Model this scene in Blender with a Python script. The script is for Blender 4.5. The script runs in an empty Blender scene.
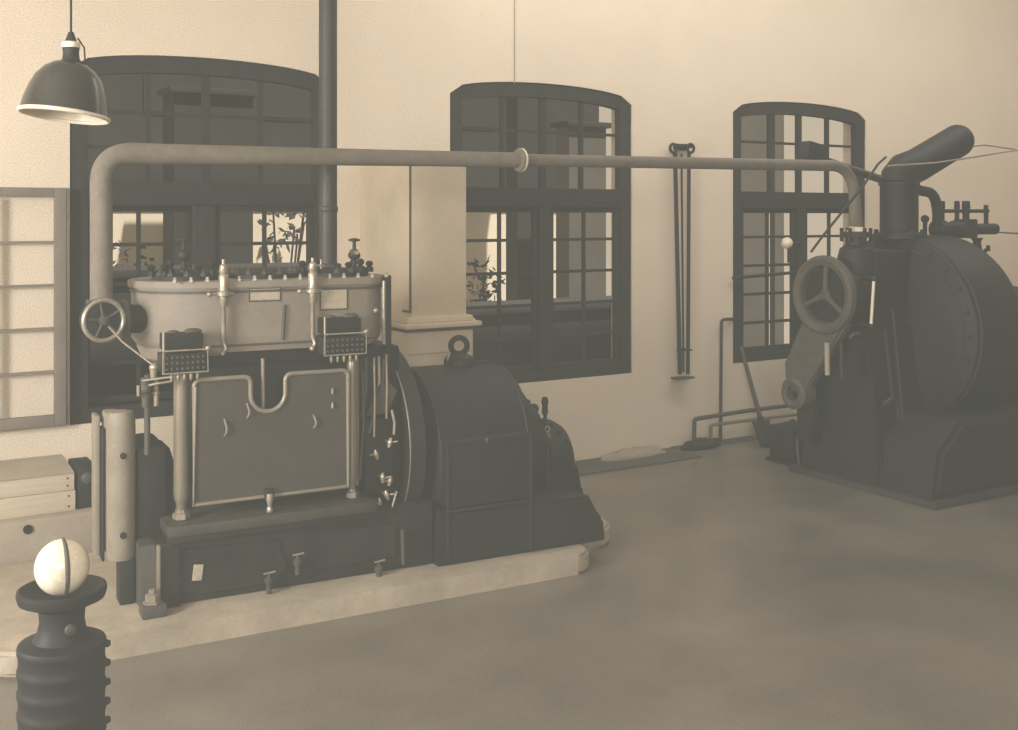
import bpy, bmesh, math, random
from mathutils import Vector, Matrix
random.seed(7)
PI = math.pi
scene = bpy.context.scene
COL = scene.collection

# ------------------------------------------------------------------ camera model (vertical-shift view camera)
F, HZ, EYE, CAMY = 1100.0, 217.0, 2.2, -8.126
WX, WZ = 0.8540524, 0.5201870
def at(px, py, Y):
    """point of the vertical plane y=Y that lies behind picture position px,py (used only to read positions off the photo)"""
    X = (px-509)/F; H = -(py-HZ)/F
    r = (X*WX+WZ, -X*WZ+WX, H)
    t = (Y-CAMY)/r[1]
    return Vector((r[0]*t, Y, EYE+r[2]*t))

# ------------------------------------------------------------------ materials
def mat(name, col, rough=0.6, metal=0.0, var=0.15, scale=6.0, bump=0.0, bscale=40.0, spec=0.4, streak=None, speck=0.16):
    m = bpy.data.materials.new(name); m.use_nodes = True
    nt = m.node_tree; N = nt.nodes; L = nt.links
    b = N['Principled BSDF']
    b.inputs['Roughness'].default_value = rough
    b.inputs['Metallic'].default_value = metal
    b.inputs['Specular IOR Level'].default_value = spec
    tc = N.new('ShaderNodeTexCoord'); mp = N.new('ShaderNodeMapping')
    L.new(tc.outputs['Object'], mp.inputs['Vector'])
    if streak: mp.inputs['Scale'].default_value = streak
    no = N.new('ShaderNodeTexNoise'); no.inputs['Scale'].default_value = scale
    no.inputs['Detail'].default_value = 8; no.inputs['Roughness'].default_value = 0.65
    L.new(mp.outputs[0], no.inputs['Vector'])
    rp = N.new('ShaderNodeValToRGB')
    rp.color_ramp.elements[0].position = 0.3; rp.color_ramp.elements[1].position = 0.7
    lo = [max(0, c*(1-var)) for c in col]; hi = [min(1, c*(1+var)) for c in col]
    rp.color_ramp.elements[0].color = (*lo, 1); rp.color_ramp.elements[1].color = (*hi, 1)
    L.new(no.outputs['Fac'], rp.inputs['Fac'])
    out = rp.outputs['Color']
    if speck:
        n2 = N.new('ShaderNodeTexNoise'); n2.inputs['Scale'].default_value = 130; n2.inputs['Detail'].default_value = 2
        L.new(tc.outputs['Object'], n2.inputs['Vector'])
        r2 = N.new('ShaderNodeValToRGB')
        r2.color_ramp.elements[0].position = 0.32; r2.color_ramp.elements[1].position = 0.68
        g = 1-speck; r2.color_ramp.elements[0].color = (g, g, g, 1); r2.color_ramp.elements[1].color = (1, 1, 1, 1)
        L.new(n2.outputs['Fac'], r2.inputs['Fac'])
        mx = N.new('ShaderNodeMixRGB'); mx.blend_type = 'MULTIPLY'; mx.inputs[0].default_value = 1
        L.new(out, mx.inputs[1]); L.new(r2.outputs[0], mx.inputs[2]); out = mx.outputs[0]
    L.new(out, b.inputs['Base Color'])
    if bump:
        n3 = N.new('ShaderNodeTexNoise'); n3.inputs['Scale'].default_value = bscale; n3.inputs['Detail'].default_value = 4
        L.new(tc.outputs['Object'], n3.inputs['Vector'])
        bp = N.new('ShaderNodeBump'); bp.inputs['Strength'].default_value = bump; bp.inputs['Distance'].default_value = 0.01
        L.new(n3.outputs['Fac'], bp.inputs['Height']); L.new(bp.outputs[0], b.inputs['Normal'])
    return m

def glass(name, col=(1, 1, 1), t=0.88, rough=0.03):
    m = bpy.data.materials.new(name); m.use_nodes = True
    nt = m.node_tree; N = nt.nodes; L = nt.links
    N.remove(N['Principled BSDF'])
    tr = N.new('ShaderNodeBsdfTransparent'); tr.inputs[0].default_value = (*col, 1)
    gl = N.new('ShaderNodeBsdfGlossy'); gl.inputs['Roughness'].default_value = rough
    no = N.new('ShaderNodeTexNoise'); no.inputs['Scale'].default_value = 3.0
    mr = N.new('ShaderNodeMapRange'); mr.inputs['To Min'].default_value = 1-t-0.04; mr.inputs['To Max'].default_value = 1-t+0.04
    L.new(no.outputs['Fac'], mr.inputs['Value'])
    mx = N.new('ShaderNodeMixShader'); L.new(mr.outputs[0], mx.inputs[0])
    L.new(tr.outputs[0], mx.inputs[1]); L.new(gl.outputs[0], mx.inputs[2])
    L.new(mx.outputs[0], N['Material Output'].inputs['Surface'])
    return m

M_WALL = mat('wall_plaster', (0.82, 0.715, 0.545), 0.92, var=0.035, scale=1.2, bump=0.2, bscale=60, spec=0.1, speck=0.34)
M_CEIL = mat('ceiling_plaster', (0.72, 0.65, 0.51), 0.95, var=0.05, spec=0.1)
M_FLOOR = mat('cement_floor', (0.215, 0.190, 0.148), 0.30, var=0.34, scale=0.8, bump=0.14, bscale=30, spec=0.5, speck=0.45)
M_PLINTH = mat('plinth_cement', (0.42, 0.365, 0.27), 0.8, var=0.22, scale=3.5, bump=0.3, bscale=25, speck=0.15)
M_LEDGE = mat('ledge_cement', (0.36, 0.315, 0.235), 0.9, var=0.12, scale=4, bump=0.2, speck=0.15)
M_STOVE = mat('stove_tile', (0.62, 0.53, 0.38), 0.6, var=0.08, scale=3, bump=0.08, spec=0.3, speck=0.12)
M_STOVECAP = mat('stove_cap', (0.10, 0.09, 0.07), 0.8)
M_FRAME = mat('window_paint', (0.030, 0.029, 0.024), 0.8, var=0.2, scale=8, spec=0.2)
M_SASHL = mat('sash_paint_grey', (0.20, 0.175, 0.135), 0.65, var=0.12, scale=8)
M_DARK = mat('dark_cast_iron', (0.018, 0.0185, 0.016), 0.6, 0.1, var=0.35, scale=9, bump=0.15, spec=0.35)
M_BLACK = mat('black_machine_paint', (0.011, 0.0115, 0.010), 0.6, 0.0, var=0.3, scale=6, spec=0.3)
M_MID = mat('mid_grey_paint', (0.075, 0.070, 0.056), 0.6, 0.0, var=0.18, scale=9, bump=0.05)
M_BLOCK = mat('cylinder_block_paint', (0.25, 0.22, 0.168), 0.6, 0.0, var=0.13, scale=5, bump=0.1, speck=0.12)
M_PANEL = mat('guard_plate', (0.070, 0.060, 0.046), 0.6, 0.0, var=0.12, scale=5, bump=0.1, speck=0.25)
M_RIM = mat('guard_rim', (0.30, 0.265, 0.20), 0.4, 0.3, var=0.12, scale=14)
M_COLUMN = mat('column_steel', (0.30, 0.265, 0.20), 0.35, 0.45, var=0.2, scale=9, streak=(1, 1, 0.2))
M_STEEL = mat('bright_steel', (0.42, 0.375, 0.29), 0.32, 0.5, var=0.2, scale=12)
M_PIPE = mat('lagged_pipe', (0.185, 0.163, 0.123), 0.75, 0.0, var=0.18, scale=10, bump=0.25, bscale=30)
M_PIPED = mat('dark_pipe', (0.045, 0.042, 0.034), 0.5, 0.15, var=0.22, scale=8)
M_BRASS = mat('tarnished_brass', (0.33, 0.28, 0.19), 0.4, 0.4, var=0.25, scale=20)
M_PLATE = mat('name_plate', (0.50, 0.44, 0.32), 0.5, 0.1, var=0.14, scale=30)
M_BARREL = mat('pump_barrel_paint', (0.26, 0.228, 0.17), 0.55, 0.0, var=0.15, scale=5, bump=0.12, speck=0.15)
M_BED = mat('bed_iron', (0.022, 0.020, 0.016), 0.55, 0.1, var=0.4, scale=6, bump=0.15)
M_BEDTOP = mat('worn_bed_top', (0.062, 0.055, 0.042), 0.55, 0.1, var=0.3, scale=8, bump=0.1)
M_ENAMEL_D = mat('lamp_enamel_outside', (0.030, 0.028, 0.023), 0.25, 0.0, var=0.15, scale=6, spec=0.7)
M_ENAMEL_W = mat('lamp_enamel_inside', (0.85, 0.76, 0.58), 0.4, var=0.03)
M_WOOD = mat('pale_wood', (0.50, 0.43, 0.31), 0.8, var=0.10, scale=6, streak=(0.4, 4, 4), bump=0.1, speck=0.1)
M_RING = mat('worn_ring_casting', (0.085, 0.076, 0.060), 0.7, var=0.25, scale=10, bump=0.25, speck=0.2)
M_OPAL = mat('opal_glass', (0.86, 0.77, 0.58), 0.15, var=0.04, scale=3, spec=0.6)
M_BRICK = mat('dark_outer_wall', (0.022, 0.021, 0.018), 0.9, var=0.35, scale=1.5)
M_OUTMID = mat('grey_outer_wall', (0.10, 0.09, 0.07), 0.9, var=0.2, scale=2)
M_YARD = mat('yard_plaster', (0.78, 0.70, 0.52), 0.9, var=0.10, scale=1.2)
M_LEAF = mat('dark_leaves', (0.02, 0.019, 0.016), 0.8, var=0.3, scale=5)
M_GROUND = mat('yard_ground', (0.20, 0.18, 0.14), 0.95, var=0.2)
M_GLASS = glass('window_glass', t=0.95, rough=0.12)
M_SIGHT = glass('sight_glass', (0.9, 0.85, 0.7), 0.6)

# ------------------------------------------------------------------ mesh builder
class MB:
    def __init__(s): s.b = bmesh.new()
    def box(s, x0, x1, y0, y1, z0, z1, bev=0.0, rot=0.0, axis='Z'):
        c = Vector(((x0+x1)/2, (y0+y1)/2, (z0+z1)/2))
        m = Matrix.Translation(c) @ Matrix.Rotation(rot, 4, axis) @ Matrix.Diagonal((abs(x1-x0), abs(y1-y0), abs(z1-z0), 1))
        r = bmesh.ops.create_cube(s.b, size=1, matrix=m)
        if bev:
            es = list({e for v in r['verts'] for e in v.link_edges})
            bmesh.ops.bevel(s.b, geom=es, offset=bev, segments=2, affect='EDGES', profile=0.6)
        return s
    def lathe(s, prof, org=(0, 0, 0), ax=(0, 0, 1), seg=32, cap=True):
        """prof: list of (radius, distance along the axis)"""
        ax = Vector(ax).normalized(); org = Vector(org)
        u = ax.orthogonal().normalized(); w = ax.cross(u)
        rings = []
        for r, h in prof:
            rings.append([s.b.verts.new(org+ax*h+(u*math.cos(2*PI*i/seg)+w*math.sin(2*PI*i/seg))*max(r, 1e-4)) for i in range(seg)])
        for a, b in zip(rings, rings[1:]):
            for i in range(seg):
                s.b.faces.new((a[i], a[(i+1) % seg], b[(i+1) % seg], b[i]))
        if cap:
            s.b.faces.new(rings[0][::-1]); s.b.faces.new(rings[-1])
        return s
    def cyl(s, p0, p1, r, r2=None, seg=20):
        p0 = Vector(p0); p1 = Vector(p1)
        return s.lathe([(r, 0), (r if r2 is None else r2, (p1-p0).length)], p0, p1-p0, seg)
    def tube(s, pts, r, seg=12, closed=False):
        pts = [Vector(p) for p in pts]; n = len(pts); rings = []; prev = None
        for i, p in enumerate(pts):
            if closed: t = (pts[(i+1) % n]-pts[i-1]).normalized()
            else: t = (pts[min(i+1, n-1)]-pts[max(i-1, 0)]).normalized()
            u = t.orthogonal().normalized() if prev is None else (prev-t*prev.dot(t)).normalized()
            prev = u; w = t.cross(u)
            rr = r[i] if isinstance(r, (list, tuple)) else r
            rings.append([s.b.verts.new(p+(u*math.cos(2*PI*k/seg)+w*math.sin(2*PI*k/seg))*rr) for k in range(seg)])
        prs = list(zip(rings, rings[1:])) + ([(rings[-1], rings[0])] if closed else [])
        for a, b in prs:
            if closed and a is rings[-1]:
                k0 = min(range(seg), key=lambda k: (b[k].co-a[0].co).length)
            else: k0 = 0
            for i in range(seg):
                s.b.faces.new((a[i], a[(i+1) % seg], b[(i+1+k0) % seg], b[(i+k0) % seg]))
        if not closed:
            s.b.faces.new(rings[0][::-1]); s.b.faces.new(rings[-1])
        return s
    def torus(s, c, ax, R, r, seg=36, ts=10):
        ax = Vector(ax).normalized(); u = ax.orthogonal().normalized(); w = ax.cross(u); c = Vector(c)
        return s.tube([c+(u*math.cos(2*PI*i/seg)+w*math.sin(2*PI*i/seg))*R for i in range(seg)], r, ts, True)
    def sphere(s, c, r, sx=1, sy=1, sz=1, seg=20):
        bmesh.ops.create_uvsphere(s.b, u_segments=seg, v_segments=seg//2+2, radius=r,
                                  matrix=Matrix.Translation(Vector(c)) @ Matrix.Diagonal((sx, sy, sz, 1)))
        return s
    def prism(s, pts, d, f, bev=0.0):
        """pts: 2D outline; f(u, v, w) -> 3D point, w from 0 to d"""
        a = [s.b.verts.new(f(u, v, 0)) for u, v in pts]; b = [s.b.verts.new(f(u, v, d)) for u, v in pts]
        n = len(pts); fs = [s.b.faces.new(a[::-1]), s.b.faces.new(b)]
        for i in range(n): s.b.faces.new((a[i], a[(i+1) % n], b[(i+1) % n], b[i]))
        if bev:
            es = list({e for q in fs for e in q.edges})
            bmesh.ops.bevel(s.b, geom=es, offset=bev, segments=2, affect='EDGES')
        return s
    def quad(s, *p):
        s.b.faces.new([s.b.verts.new(q) for q in p]); return s
    def build(s, name, m, parent=None, smooth=True, fixn=True):
        if fixn: bmesh.ops.recalc_face_normals(s.b, faces=s.b.faces)
        if parent is not None:
            o0 = Vector(parent.get('_o', (0, 0, 0)))
            bmesh.ops.translate(s.b, verts=s.b.verts, vec=-o0)
        me = bpy.data.meshes.new(name); s.b.to_mesh(me); s.b.free()
        me.materials.append(m)
        if smooth:
            for p in me.polygons: p.use_smooth = True
            me.set_sharp_from_angle(angle=math.radians(38))
        o = bpy.data.objects.new(name, me); COL.objects.link(o)
        if parent is not None:
            o.parent = parent; o['_o'] = tuple(parent.get('_o', (0, 0, 0)))
        return o

def tag(o, label=None, cat=None, group=None, kind=None):
    if label: o['label'] = label
    if cat: o['category'] = cat
    if group: o['group'] = group
    if kind: o['kind'] = kind
    return o
def thing(name, org, label, cat, group=None, kind=None, rz=0.0, place=None):
    """Empty at org; parts are drawn in design coordinates and stored relative to org"""
    o = bpy.data.objects.new(name, None); COL.objects.link(o)
    o['_o'] = tuple(org); o.location = place if place is not None else org; o.rotation_euler = (0, 0, rz)
    o.empty_display_size = 0.1
    return tag(o, label, cat, group, kind)
def struct(o): o['kind'] = 'structure'; return o
def copy_part(src, parent, loc):
    c = src.copy(); COL.objects.link(c); c.parent = parent; c.location = loc; return c
def lift(o, org):
    """single-mesh thing: move its origin to org"""
    org = Vector(org); o.data.transform(Matrix.Translation(-org)); o.location = org; return o

def arc(c, r, a0, a1, n=10):
    return [(c[0]+r*math.cos(math.radians(a0+(a1-a0)*i/n)), c[1]+r*math.sin(math.radians(a0+(a1-a0)*i/n))) for i in range(n+1)]
def bend(pts, r, n=10):
    """round the corners of a polyline"""
    pts = [Vector(p) for p in pts]; out = [pts[0]]
    for a, b, c in zip(pts, pts[1:], pts[2:]):
        u = (a-b).normalized(); v = (c-b).normalized(); rr = min(r, (a-b).length*0.49, (c-b).length*0.49)
        for i in range(n+1):
            t = i/n; p0 = b+u*rr; p2 = b+v*rr
            out.append(p0*(1-t)**2 + (b*0.9+(p0+p2)*0.05)*2*t*(1-t) + p2*t*t)
    return out+[pts[-1]]

# ================================================================== THE ROOM
XL, XR, YF, ZC = -4.0, 15.0, -13.0, 5.4
WINS = [(1.372, 3.300), (4.371, 6.286), (7.539, 9.456)]
SILL, SPR, RISE, REV = 0.75, 3.255, 0.125, 0.32
def archz(x, x0, x1):
    u = (x-(x0+x1)/2)/((x1-x0)/2)
    return SPR+RISE*math.sqrt(max(0, 1-0.98*u*u)) - (0.035 if abs(u) > 0.985 else 0)
NA = 16
wb = MB()
xs = XL
for x0, x1 in WINS:
    wb.quad((xs, 0, 0), (x0, 0, 0), (x0, 0, ZC), (xs, 0, ZC)); xs = x1
    wb.quad((x0, 0, 0), (x1, 0, 0), (x1, 0, SILL), (x0, 0, SILL))
    wb.quad((x0, 0, SILL), (x1, 0, SILL), (x1, REV, SILL), (x0, REV, SILL))
    wb.quad((x0, 0, SILL), (x0, REV, SILL), (x0, REV, archz(x0, x0, x1)), (x0, 0, archz(x0, x0, x1)))
    wb.quad((x1, 0, SILL), (x1, 0, archz(x1, x0, x1)), (x1, REV, archz(x1, x0, x1)), (x1, REV, SILL))
    for i in range(NA):
        a = x0+(x1-x0)*i/NA; b = x0+(x1-x0)*(i+1)/NA; za, zb = archz(a, x0, x1), archz(b, x0, x1)
        wb.quad((a, 0, za), (b, 0, zb), (b, 0, ZC), (a, 0, ZC))
        wb.quad((a, 0, za), (a, REV, za), (b, REV, zb), (b, 0, zb))
wb.quad((xs, 0, 0), (XR, 0, 0), (XR, 0, ZC), (xs, 0, ZC))
bmesh.ops.remove_doubles(wb.b, verts=wb.b.verts, dist=1e-4)
struct(wb.build('wall_back', M_WALL, smooth=False))
struct(MB().box(XL-0.2, XL, YF, 0.3, 0, ZC).build('wall_left', M_WALL, smooth=False))
struct(MB().box(XR, XR+0.2, YF, 0.3, 0, ZC).build('wall_right', M_WALL, smooth=False))
struct(MB().box(XL, XR, YF-0.2, YF, 0, ZC).build('wall_front', M_WALL, smooth=False))
struct(MB().box(XL-0.2, XR+0.2, YF-0.2, 0.3, ZC, ZC+0.1).build('ceiling', M_CEIL, smooth=False))
struct(MB().box(XL-0.2, XR+0.2, YF-0.2, 0.3, -0.1, 0).build('floor', M_FLOOR, smooth=False))
M_TRIM = mat('dark_floor_strip', (0.10, 0.09, 0.068), 0.75, var=0.25, scale=3)  # plain dark colour of the flat strips along the back wall
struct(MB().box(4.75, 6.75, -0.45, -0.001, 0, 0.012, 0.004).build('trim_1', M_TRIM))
struct(MB().box(6.75, 8.4, -0.12, -0.001, 0, 0.02, 0.004).build('baseboard_back', M_TRIM))

# ---- windows
def win_frame(n, x0, x1, left_sash=True):
    root = bpy.data.objects.new('window_%d' % n, None); COL.objects.link(root)
    root['kind'] = 'structure'; root.location = ((x0+x1)/2, 0.0, SILL); root['_o'] = tuple(root.location)
    T = 0.125; y0, y1 = 0.015, 0.10
    f = MB()
    inner = lambda x: archz(min(max(x, x0+0.03), x1-0.03), x0, x1)-T
    out = [(x0+(x1-x0)*i/NA, archz(x0+(x1-x0)*i/NA, x0, x1)) for i in range(NA+1)]
    for i in range(NA):                                   # arched head
        (a, za), (b, zb) = out[i], out[i+1]
        ia = min(max(a, x0+T), x1-T); ib = min(max(b, x0+T), x1-T)
        if ib-ia < 1e-5: continue
        f.prism([(a, za), (b, zb), (ib, inner(ib)), (ia, inner(ia))], y1-y0, lambda u, v, w: (u, y0+w, v))
    f.box(x0, x0+T, y0, y1, SILL, SPR-0.2, 0.006).box(x1-T, x1, y0, y1, SILL, SPR-0.2, 0.006)
    for j0, j1 in ((x0, x0+T), (x1-T, x1)):
        cut = sorted([j0, j1]+[p[0] for p in out if j0+1e-4 < p[0] < j1-1e-4])
        zz_ = [(x, archz(x, x0, x1)) for x in cut]
        f.prism([(j1, SPR-0.2), (j0, SPR-0.2)]+zz_, y1-y0, lambda u, v, w: (u, y0+w, v))
    f.box(x0+T, x1-T, y0-0.004, y1-0.004, SILL, SILL+0.10, 0.006)
    f.build('window_frame', M_FRAME, root)
    zt0, zt1 = 2.285, 2.455
    MB().box(x0+T, x1-T, y0-0.012, y1, zt0, zt1, 0.008).build('transom', M_FRAME, root)
    xm = (x0+x1)/2
    MB().box(xm-0.06, xm+0.06, y0-0.012, y1, SILL+0.10, zt0, 0.008).build('mullion', M_FRAME, root)
    # upper light: four columns by three rows
    u = MB(); w = (x1-x0-2*T)/4
    for k in range(1, 4):
        hx = 0.028 if k == 2 else 0.016
        u.box(x0+T+w*k-hx, x0+T+w*k+hx, y0+0.02, y1-0.02, zt1, inner(x0+T+w*k))
    for z in (2.70, 2.955): u.box(x0+T, x1-T, y0+0.025, y1-0.025, z-0.012, z+0.012)
    u.build('fanlight_bars', M_FRAME, root)
    g = MB()
    pts = [(x0+T, zt1)]+[(x0+T+(x1-x0-2*T)*i/10, inner(x0+T+(x1-x0-2*T)*i/10)) for i in range(11)]+[(x1-T, zt1)]
    pts = pts[::-1]
    g.b.faces.new([g.b.verts.new((p[0], y0+0.045, p[1])) for p in pts])
    g.build('fanlight_glass', M_GLASS, root, smooth=False)
    for side in (0, 1):
        a, b = (x0+T, xm-0.06) if side == 0 else (xm+0.06, x1-T)
        if side == 0 and not left_sash:                   # the inner sash stands open; the outer one is seen through
            yy = 0.20
        else: yy = y0+0.015
        s = MB(); e = 0.045
        z0, z1 = SILL+0.10, zt0
        s.box(a, a+e, yy, yy+0.05, z0, z1, 0.004).box(b-e, b, yy, yy+0.05, z0, z1, 0.004)
        s.box(a+e, b-e, yy+0.003, yy+0.047, z0, z0+e, 0.004).box(a+e, b-e, yy+0.003, yy+0.047, z1-e, z1, 0.004)
        m = (a+b)/2; s.box(m-0.014, m+0.014, yy+0.011, yy+0.039, z0+e, z1-e)
        for k in range(1, 5):
            z = z0+(z1-z0)*k/5; s.box(a+e, b-e, yy+0.009, yy+0.041, z-0.013, z+0.013)
        sa = s.build('sash', M_FRAME, root)
        MB().quad((a, yy+0.025, z0), (b, yy+0.025, z0), (b, yy+0.025, z1), (a, yy+0.025, z1)).build('pane', M_GLASS, sa, smooth=False)
    return root
w1 = win_frame(1, *WINS[0], left_sash=False)
win_frame(2, *WINS[1]); win_frame(3, *WINS[2])
# open casement of window 1, folded back against the wall to the left
xa, xb = 0.47, 1.335; z0, z1 = 0.77, 2.40
s = MB(); e = 0.075; ya, yb = -0.085, -0.035
s.box(xa, xa+e, ya, yb, z0, z1, 0.004).box(xb-e, xb, ya, yb, z0, z1, 0.004)
s.box(xa+e, xb-e, ya+0.003, yb-0.003, z0, z0+e, 0.004).box(xa+e, xb-e, ya+0.003, yb-0.003, z1-e*0.8, z1, 0.004)
m = (xa+xb)/2; s.box(m-0.013, m+0.013, ya+0.01, yb-0.01, z0+e, z1-e)
for k in range(1, 5):
    z = z0+e+(z1-z0-2*e)*k/5; s.box(xa+e, xb-e, ya+0.008, yb-0.008, z-0.008, z+0.008)
cs = s.build('open_casement', M_SASHL, w1)
MB().quad((xa, -0.06, z0), (xb, -0.06, z0), (xb, -0.06, z1), (xa, -0.06, z1)).build('pane', M_GLASS, cs, smooth=False)
MB().box(xb+0.005, xb+0.022, -0.07, 0.0, z0, z1, 0.003).build('hinge_stile', M_RIM, cs)

# ================================================================== OUTSIDE
g = MB().box(-6, 40, 0.34, 40, -0.35, -0.3); tag(g.build('yard', M_GROUND, smooth=False), kind='structure')
t = thing('brick_building', (4, 11, -0.3), 'tall dark building across the yard, seen through the two left windows', 'building')
XB = at(599, 200, 11).x
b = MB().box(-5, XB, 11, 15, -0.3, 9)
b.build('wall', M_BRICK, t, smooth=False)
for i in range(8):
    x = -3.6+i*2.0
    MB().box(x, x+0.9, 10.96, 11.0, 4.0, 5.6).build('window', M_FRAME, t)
t = thing('yard_wall', (5, 5.6, -0.3), 'pale plastered yard wall seen behind panes of the two left windows', 'wall')
XY = at(604, 200, 5.6).x
MB().box(0.2, XY, 5.6, 5.8, -0.3, 2.36).build('wall_body', M_YARD, t, smooth=False)
MB().box(0.2, XY, 5.55, 5.85, 2.36, 2.41).build('coping', M_OUTMID, t)
def shed(name, x0, x1, y0, y1, z, m, label, door=True):
    t = thing(name, ((x0+x1)/2, (y0+y1)/2, -0.3), label, 'shed')
    MB().box(x0, x1, y0, y1, -0.3, z).build('wall', m, t, smooth=False)
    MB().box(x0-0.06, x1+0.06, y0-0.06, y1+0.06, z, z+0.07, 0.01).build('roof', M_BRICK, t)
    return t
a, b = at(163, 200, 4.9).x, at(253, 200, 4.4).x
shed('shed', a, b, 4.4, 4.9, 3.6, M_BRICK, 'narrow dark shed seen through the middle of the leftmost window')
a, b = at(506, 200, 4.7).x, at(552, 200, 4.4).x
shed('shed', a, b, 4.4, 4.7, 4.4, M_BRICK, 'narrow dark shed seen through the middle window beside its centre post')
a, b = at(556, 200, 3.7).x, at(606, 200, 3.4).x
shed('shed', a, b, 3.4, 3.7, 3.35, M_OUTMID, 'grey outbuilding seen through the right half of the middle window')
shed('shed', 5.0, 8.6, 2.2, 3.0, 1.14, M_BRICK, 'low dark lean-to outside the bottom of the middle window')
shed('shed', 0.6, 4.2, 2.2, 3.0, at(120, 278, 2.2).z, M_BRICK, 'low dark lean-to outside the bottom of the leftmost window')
for px0, px1, lab in ((741, 766, 'grey gate post seen through the left panes of the right window'),
                      (775, 784, 'narrow grey gate post seen beside the centre of the right window')):
    a, b = at(px0, 200, 3.0).x, at(px1, 200, 3.0).x
    t = thing('gate_post', ((a+b)/2, 3.1, -0.3), lab, 'post')
    MB().box(a, b, 3.0, 3.1, -0.3, 3.75).build('post_shaft', M_OUTMID, t, smooth=False)
    MB().box(a-0.03, b+0.03, 2.97, 3.13, 3.75, 3.85).build('cap', M_OUTMID, t)
def shrub(c, rad, n, label):
    t = thing('shrub', (c[0], c[1], -0.3), label, 'shrub')
    s = MB()
    for k in range(7):
        a = random.uniform(0, 6.28)
        s.tube([(c[0], c[1], -0.3), (c[0]+0.1*math.cos(a), c[1]+0.1*math.sin(a), c[2]*0.5), (c[0]+rad*0.7*math.cos(a), c[1]+rad*0.3*math.sin(a), c[2]+random.uniform(-0.2, 0.3))], 0.014, 5)
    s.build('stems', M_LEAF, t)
    l = MB()
    for k in range(n):
        while True:
            q = Vector([random.uniform(-1, 1) for _ in range(3)])
            if q.length < 1: break
        p = Vector(c)+Vector((q.x*rad, q.y*rad*0.5, q.z*rad*1.2))
        u = Vector([random.uniform(-1, 1) for _ in range(3)]).normalized(); v = u.orthogonal().normalized(); z = random.uniform(0.04, 0.09)
        l.quad(p-u*z, p-v*z*0.5, p+u*z, p+v*z*0.5)
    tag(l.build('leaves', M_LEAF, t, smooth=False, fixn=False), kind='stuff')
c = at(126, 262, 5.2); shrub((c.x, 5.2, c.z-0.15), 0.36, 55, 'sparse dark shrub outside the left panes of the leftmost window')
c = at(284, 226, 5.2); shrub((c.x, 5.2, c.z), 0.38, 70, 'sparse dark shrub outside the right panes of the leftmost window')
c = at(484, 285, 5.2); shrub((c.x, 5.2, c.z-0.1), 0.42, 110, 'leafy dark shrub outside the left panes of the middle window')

# ================================================================== PLINTHS
RZ = math.radians(-3.6); PIV = Vector((1.42, -2.13, 0))
def T(p):
    v = Vector(p)-PIV; return PIV+Matrix.Rotation(RZ, 3, 'Z') @ v
# engine foundation
out = [(0.62, -0.95), (0.62, -2.30)]+[(x, y) for x, y in arc((0.74, -2.30), 0.12, 180, 270, 5)]
out += [(1.0, -2.43), (3.88, -2.57)]+arc((3.88, -2.41), 0.16, -90, 50, 8)
out += [(4.08, -2.22)]+arc((4.26, -1.94), 0.27, -60, 80, 8)+[(4.3, -1.4), (4.1, -1.02), (3.4, -1.02), (3.4, -0.95), (1.5, -0.95)]
pl = MB().prism(out, 0.12, lambda u, v, w: (u, v, w), 0.02).build('engine_foundation', M_PLINTH)
tag(lift(pl, (2.5, -1.5, 0)), 'low pale concrete foundation with rounded right end under the steam engine and generator', 'foundation')
out = [(7.02, -1.24), (7.02, -2.75), (10.6, -2.8), (10.6, -1.24)]
pl = MB().prism(out, 0.05, lambda u, v, w: (u, v, w), 0.012).build('machine_foundation', mat('second_plinth', (0.045, 0.042, 0.034), 0.8, var=0.25, scale=4))
tag(lift(pl, (8.5, -1.8, 0)), 'low concrete foundation under the big dark machine at right', 'foundation')
lg = MB().box(-1.2, 1.47, -0.925, -0.002, 0, 0.37, 0.03).build('concrete_ledge', M_LEDGE)
tag(lift(lg, (0.4, -0.45, 0)), 'grey concrete ledge along the wall under the open casement at left', 'ledge')
MB().lathe([(0.028, 0), (0.028, 0.02)], (at(28, 522, -0.93).x, -0.915, 0.31), (0, -1, 0), 16).build('drain_hole', M_BLACK, lg)
bpy.data.objects['drain_hole'].location = -Vector(lg.location)

# two pale wooden boxes stacked on the ledge
for i, (zz, hh, x1, lab) in enumerate(((0.371, 0.125, 1.26, 'pale wooden box lying on the concrete ledge, lower of the two'),
                                        (0.498, 0.105, 1.255, 'pale wooden box with sloping lid, upper of the two on the ledge'))):
    t = thing('wooden_box', (0.6, -0.62, zz), lab, 'box', 'pale boxes stacked on the ledge')
    MB().box(-0.1, x1, -0.86+i*0.01, -0.40, zz, zz+hh, 0.004).build('box_body', M_WOOD, t)
    if i: MB().prism([(-0.86, zz+hh+0.002), (-0.38, zz+hh+0.002), (-0.38, zz+hh+0.03), (-0.5, zz+hh+0.03)], x1+0.1, lambda u, v, w: (-0.1+w, u, v)).build('lid', M_LEDGE, t)
    for z in (zz+0.03, zz+hh-0.03):
        MB().lathe([(0.006, 0), (0.006, 0.004)], (x1-0.04, -0.86+i*0.01, z), (0, -1, 0), 8).build('nail', M_DARK, t)
t = thing('iron_box', (1.32, -0.7, 0.37), 'small dark iron box with a round boss right of the pale boxes', 'box')
MB().box(1.275, 1.395, -0.84, -0.5, 0.371, 0.625, 0.01).build('casing', M_DARK, t)
MB().lathe([(0.035, 0), (0.035, 0.012), (0.018, 0.02)], (1.33, -0.84, 0.56), (0, -1, 0), 18).build('boss', M_MID, t)

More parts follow.
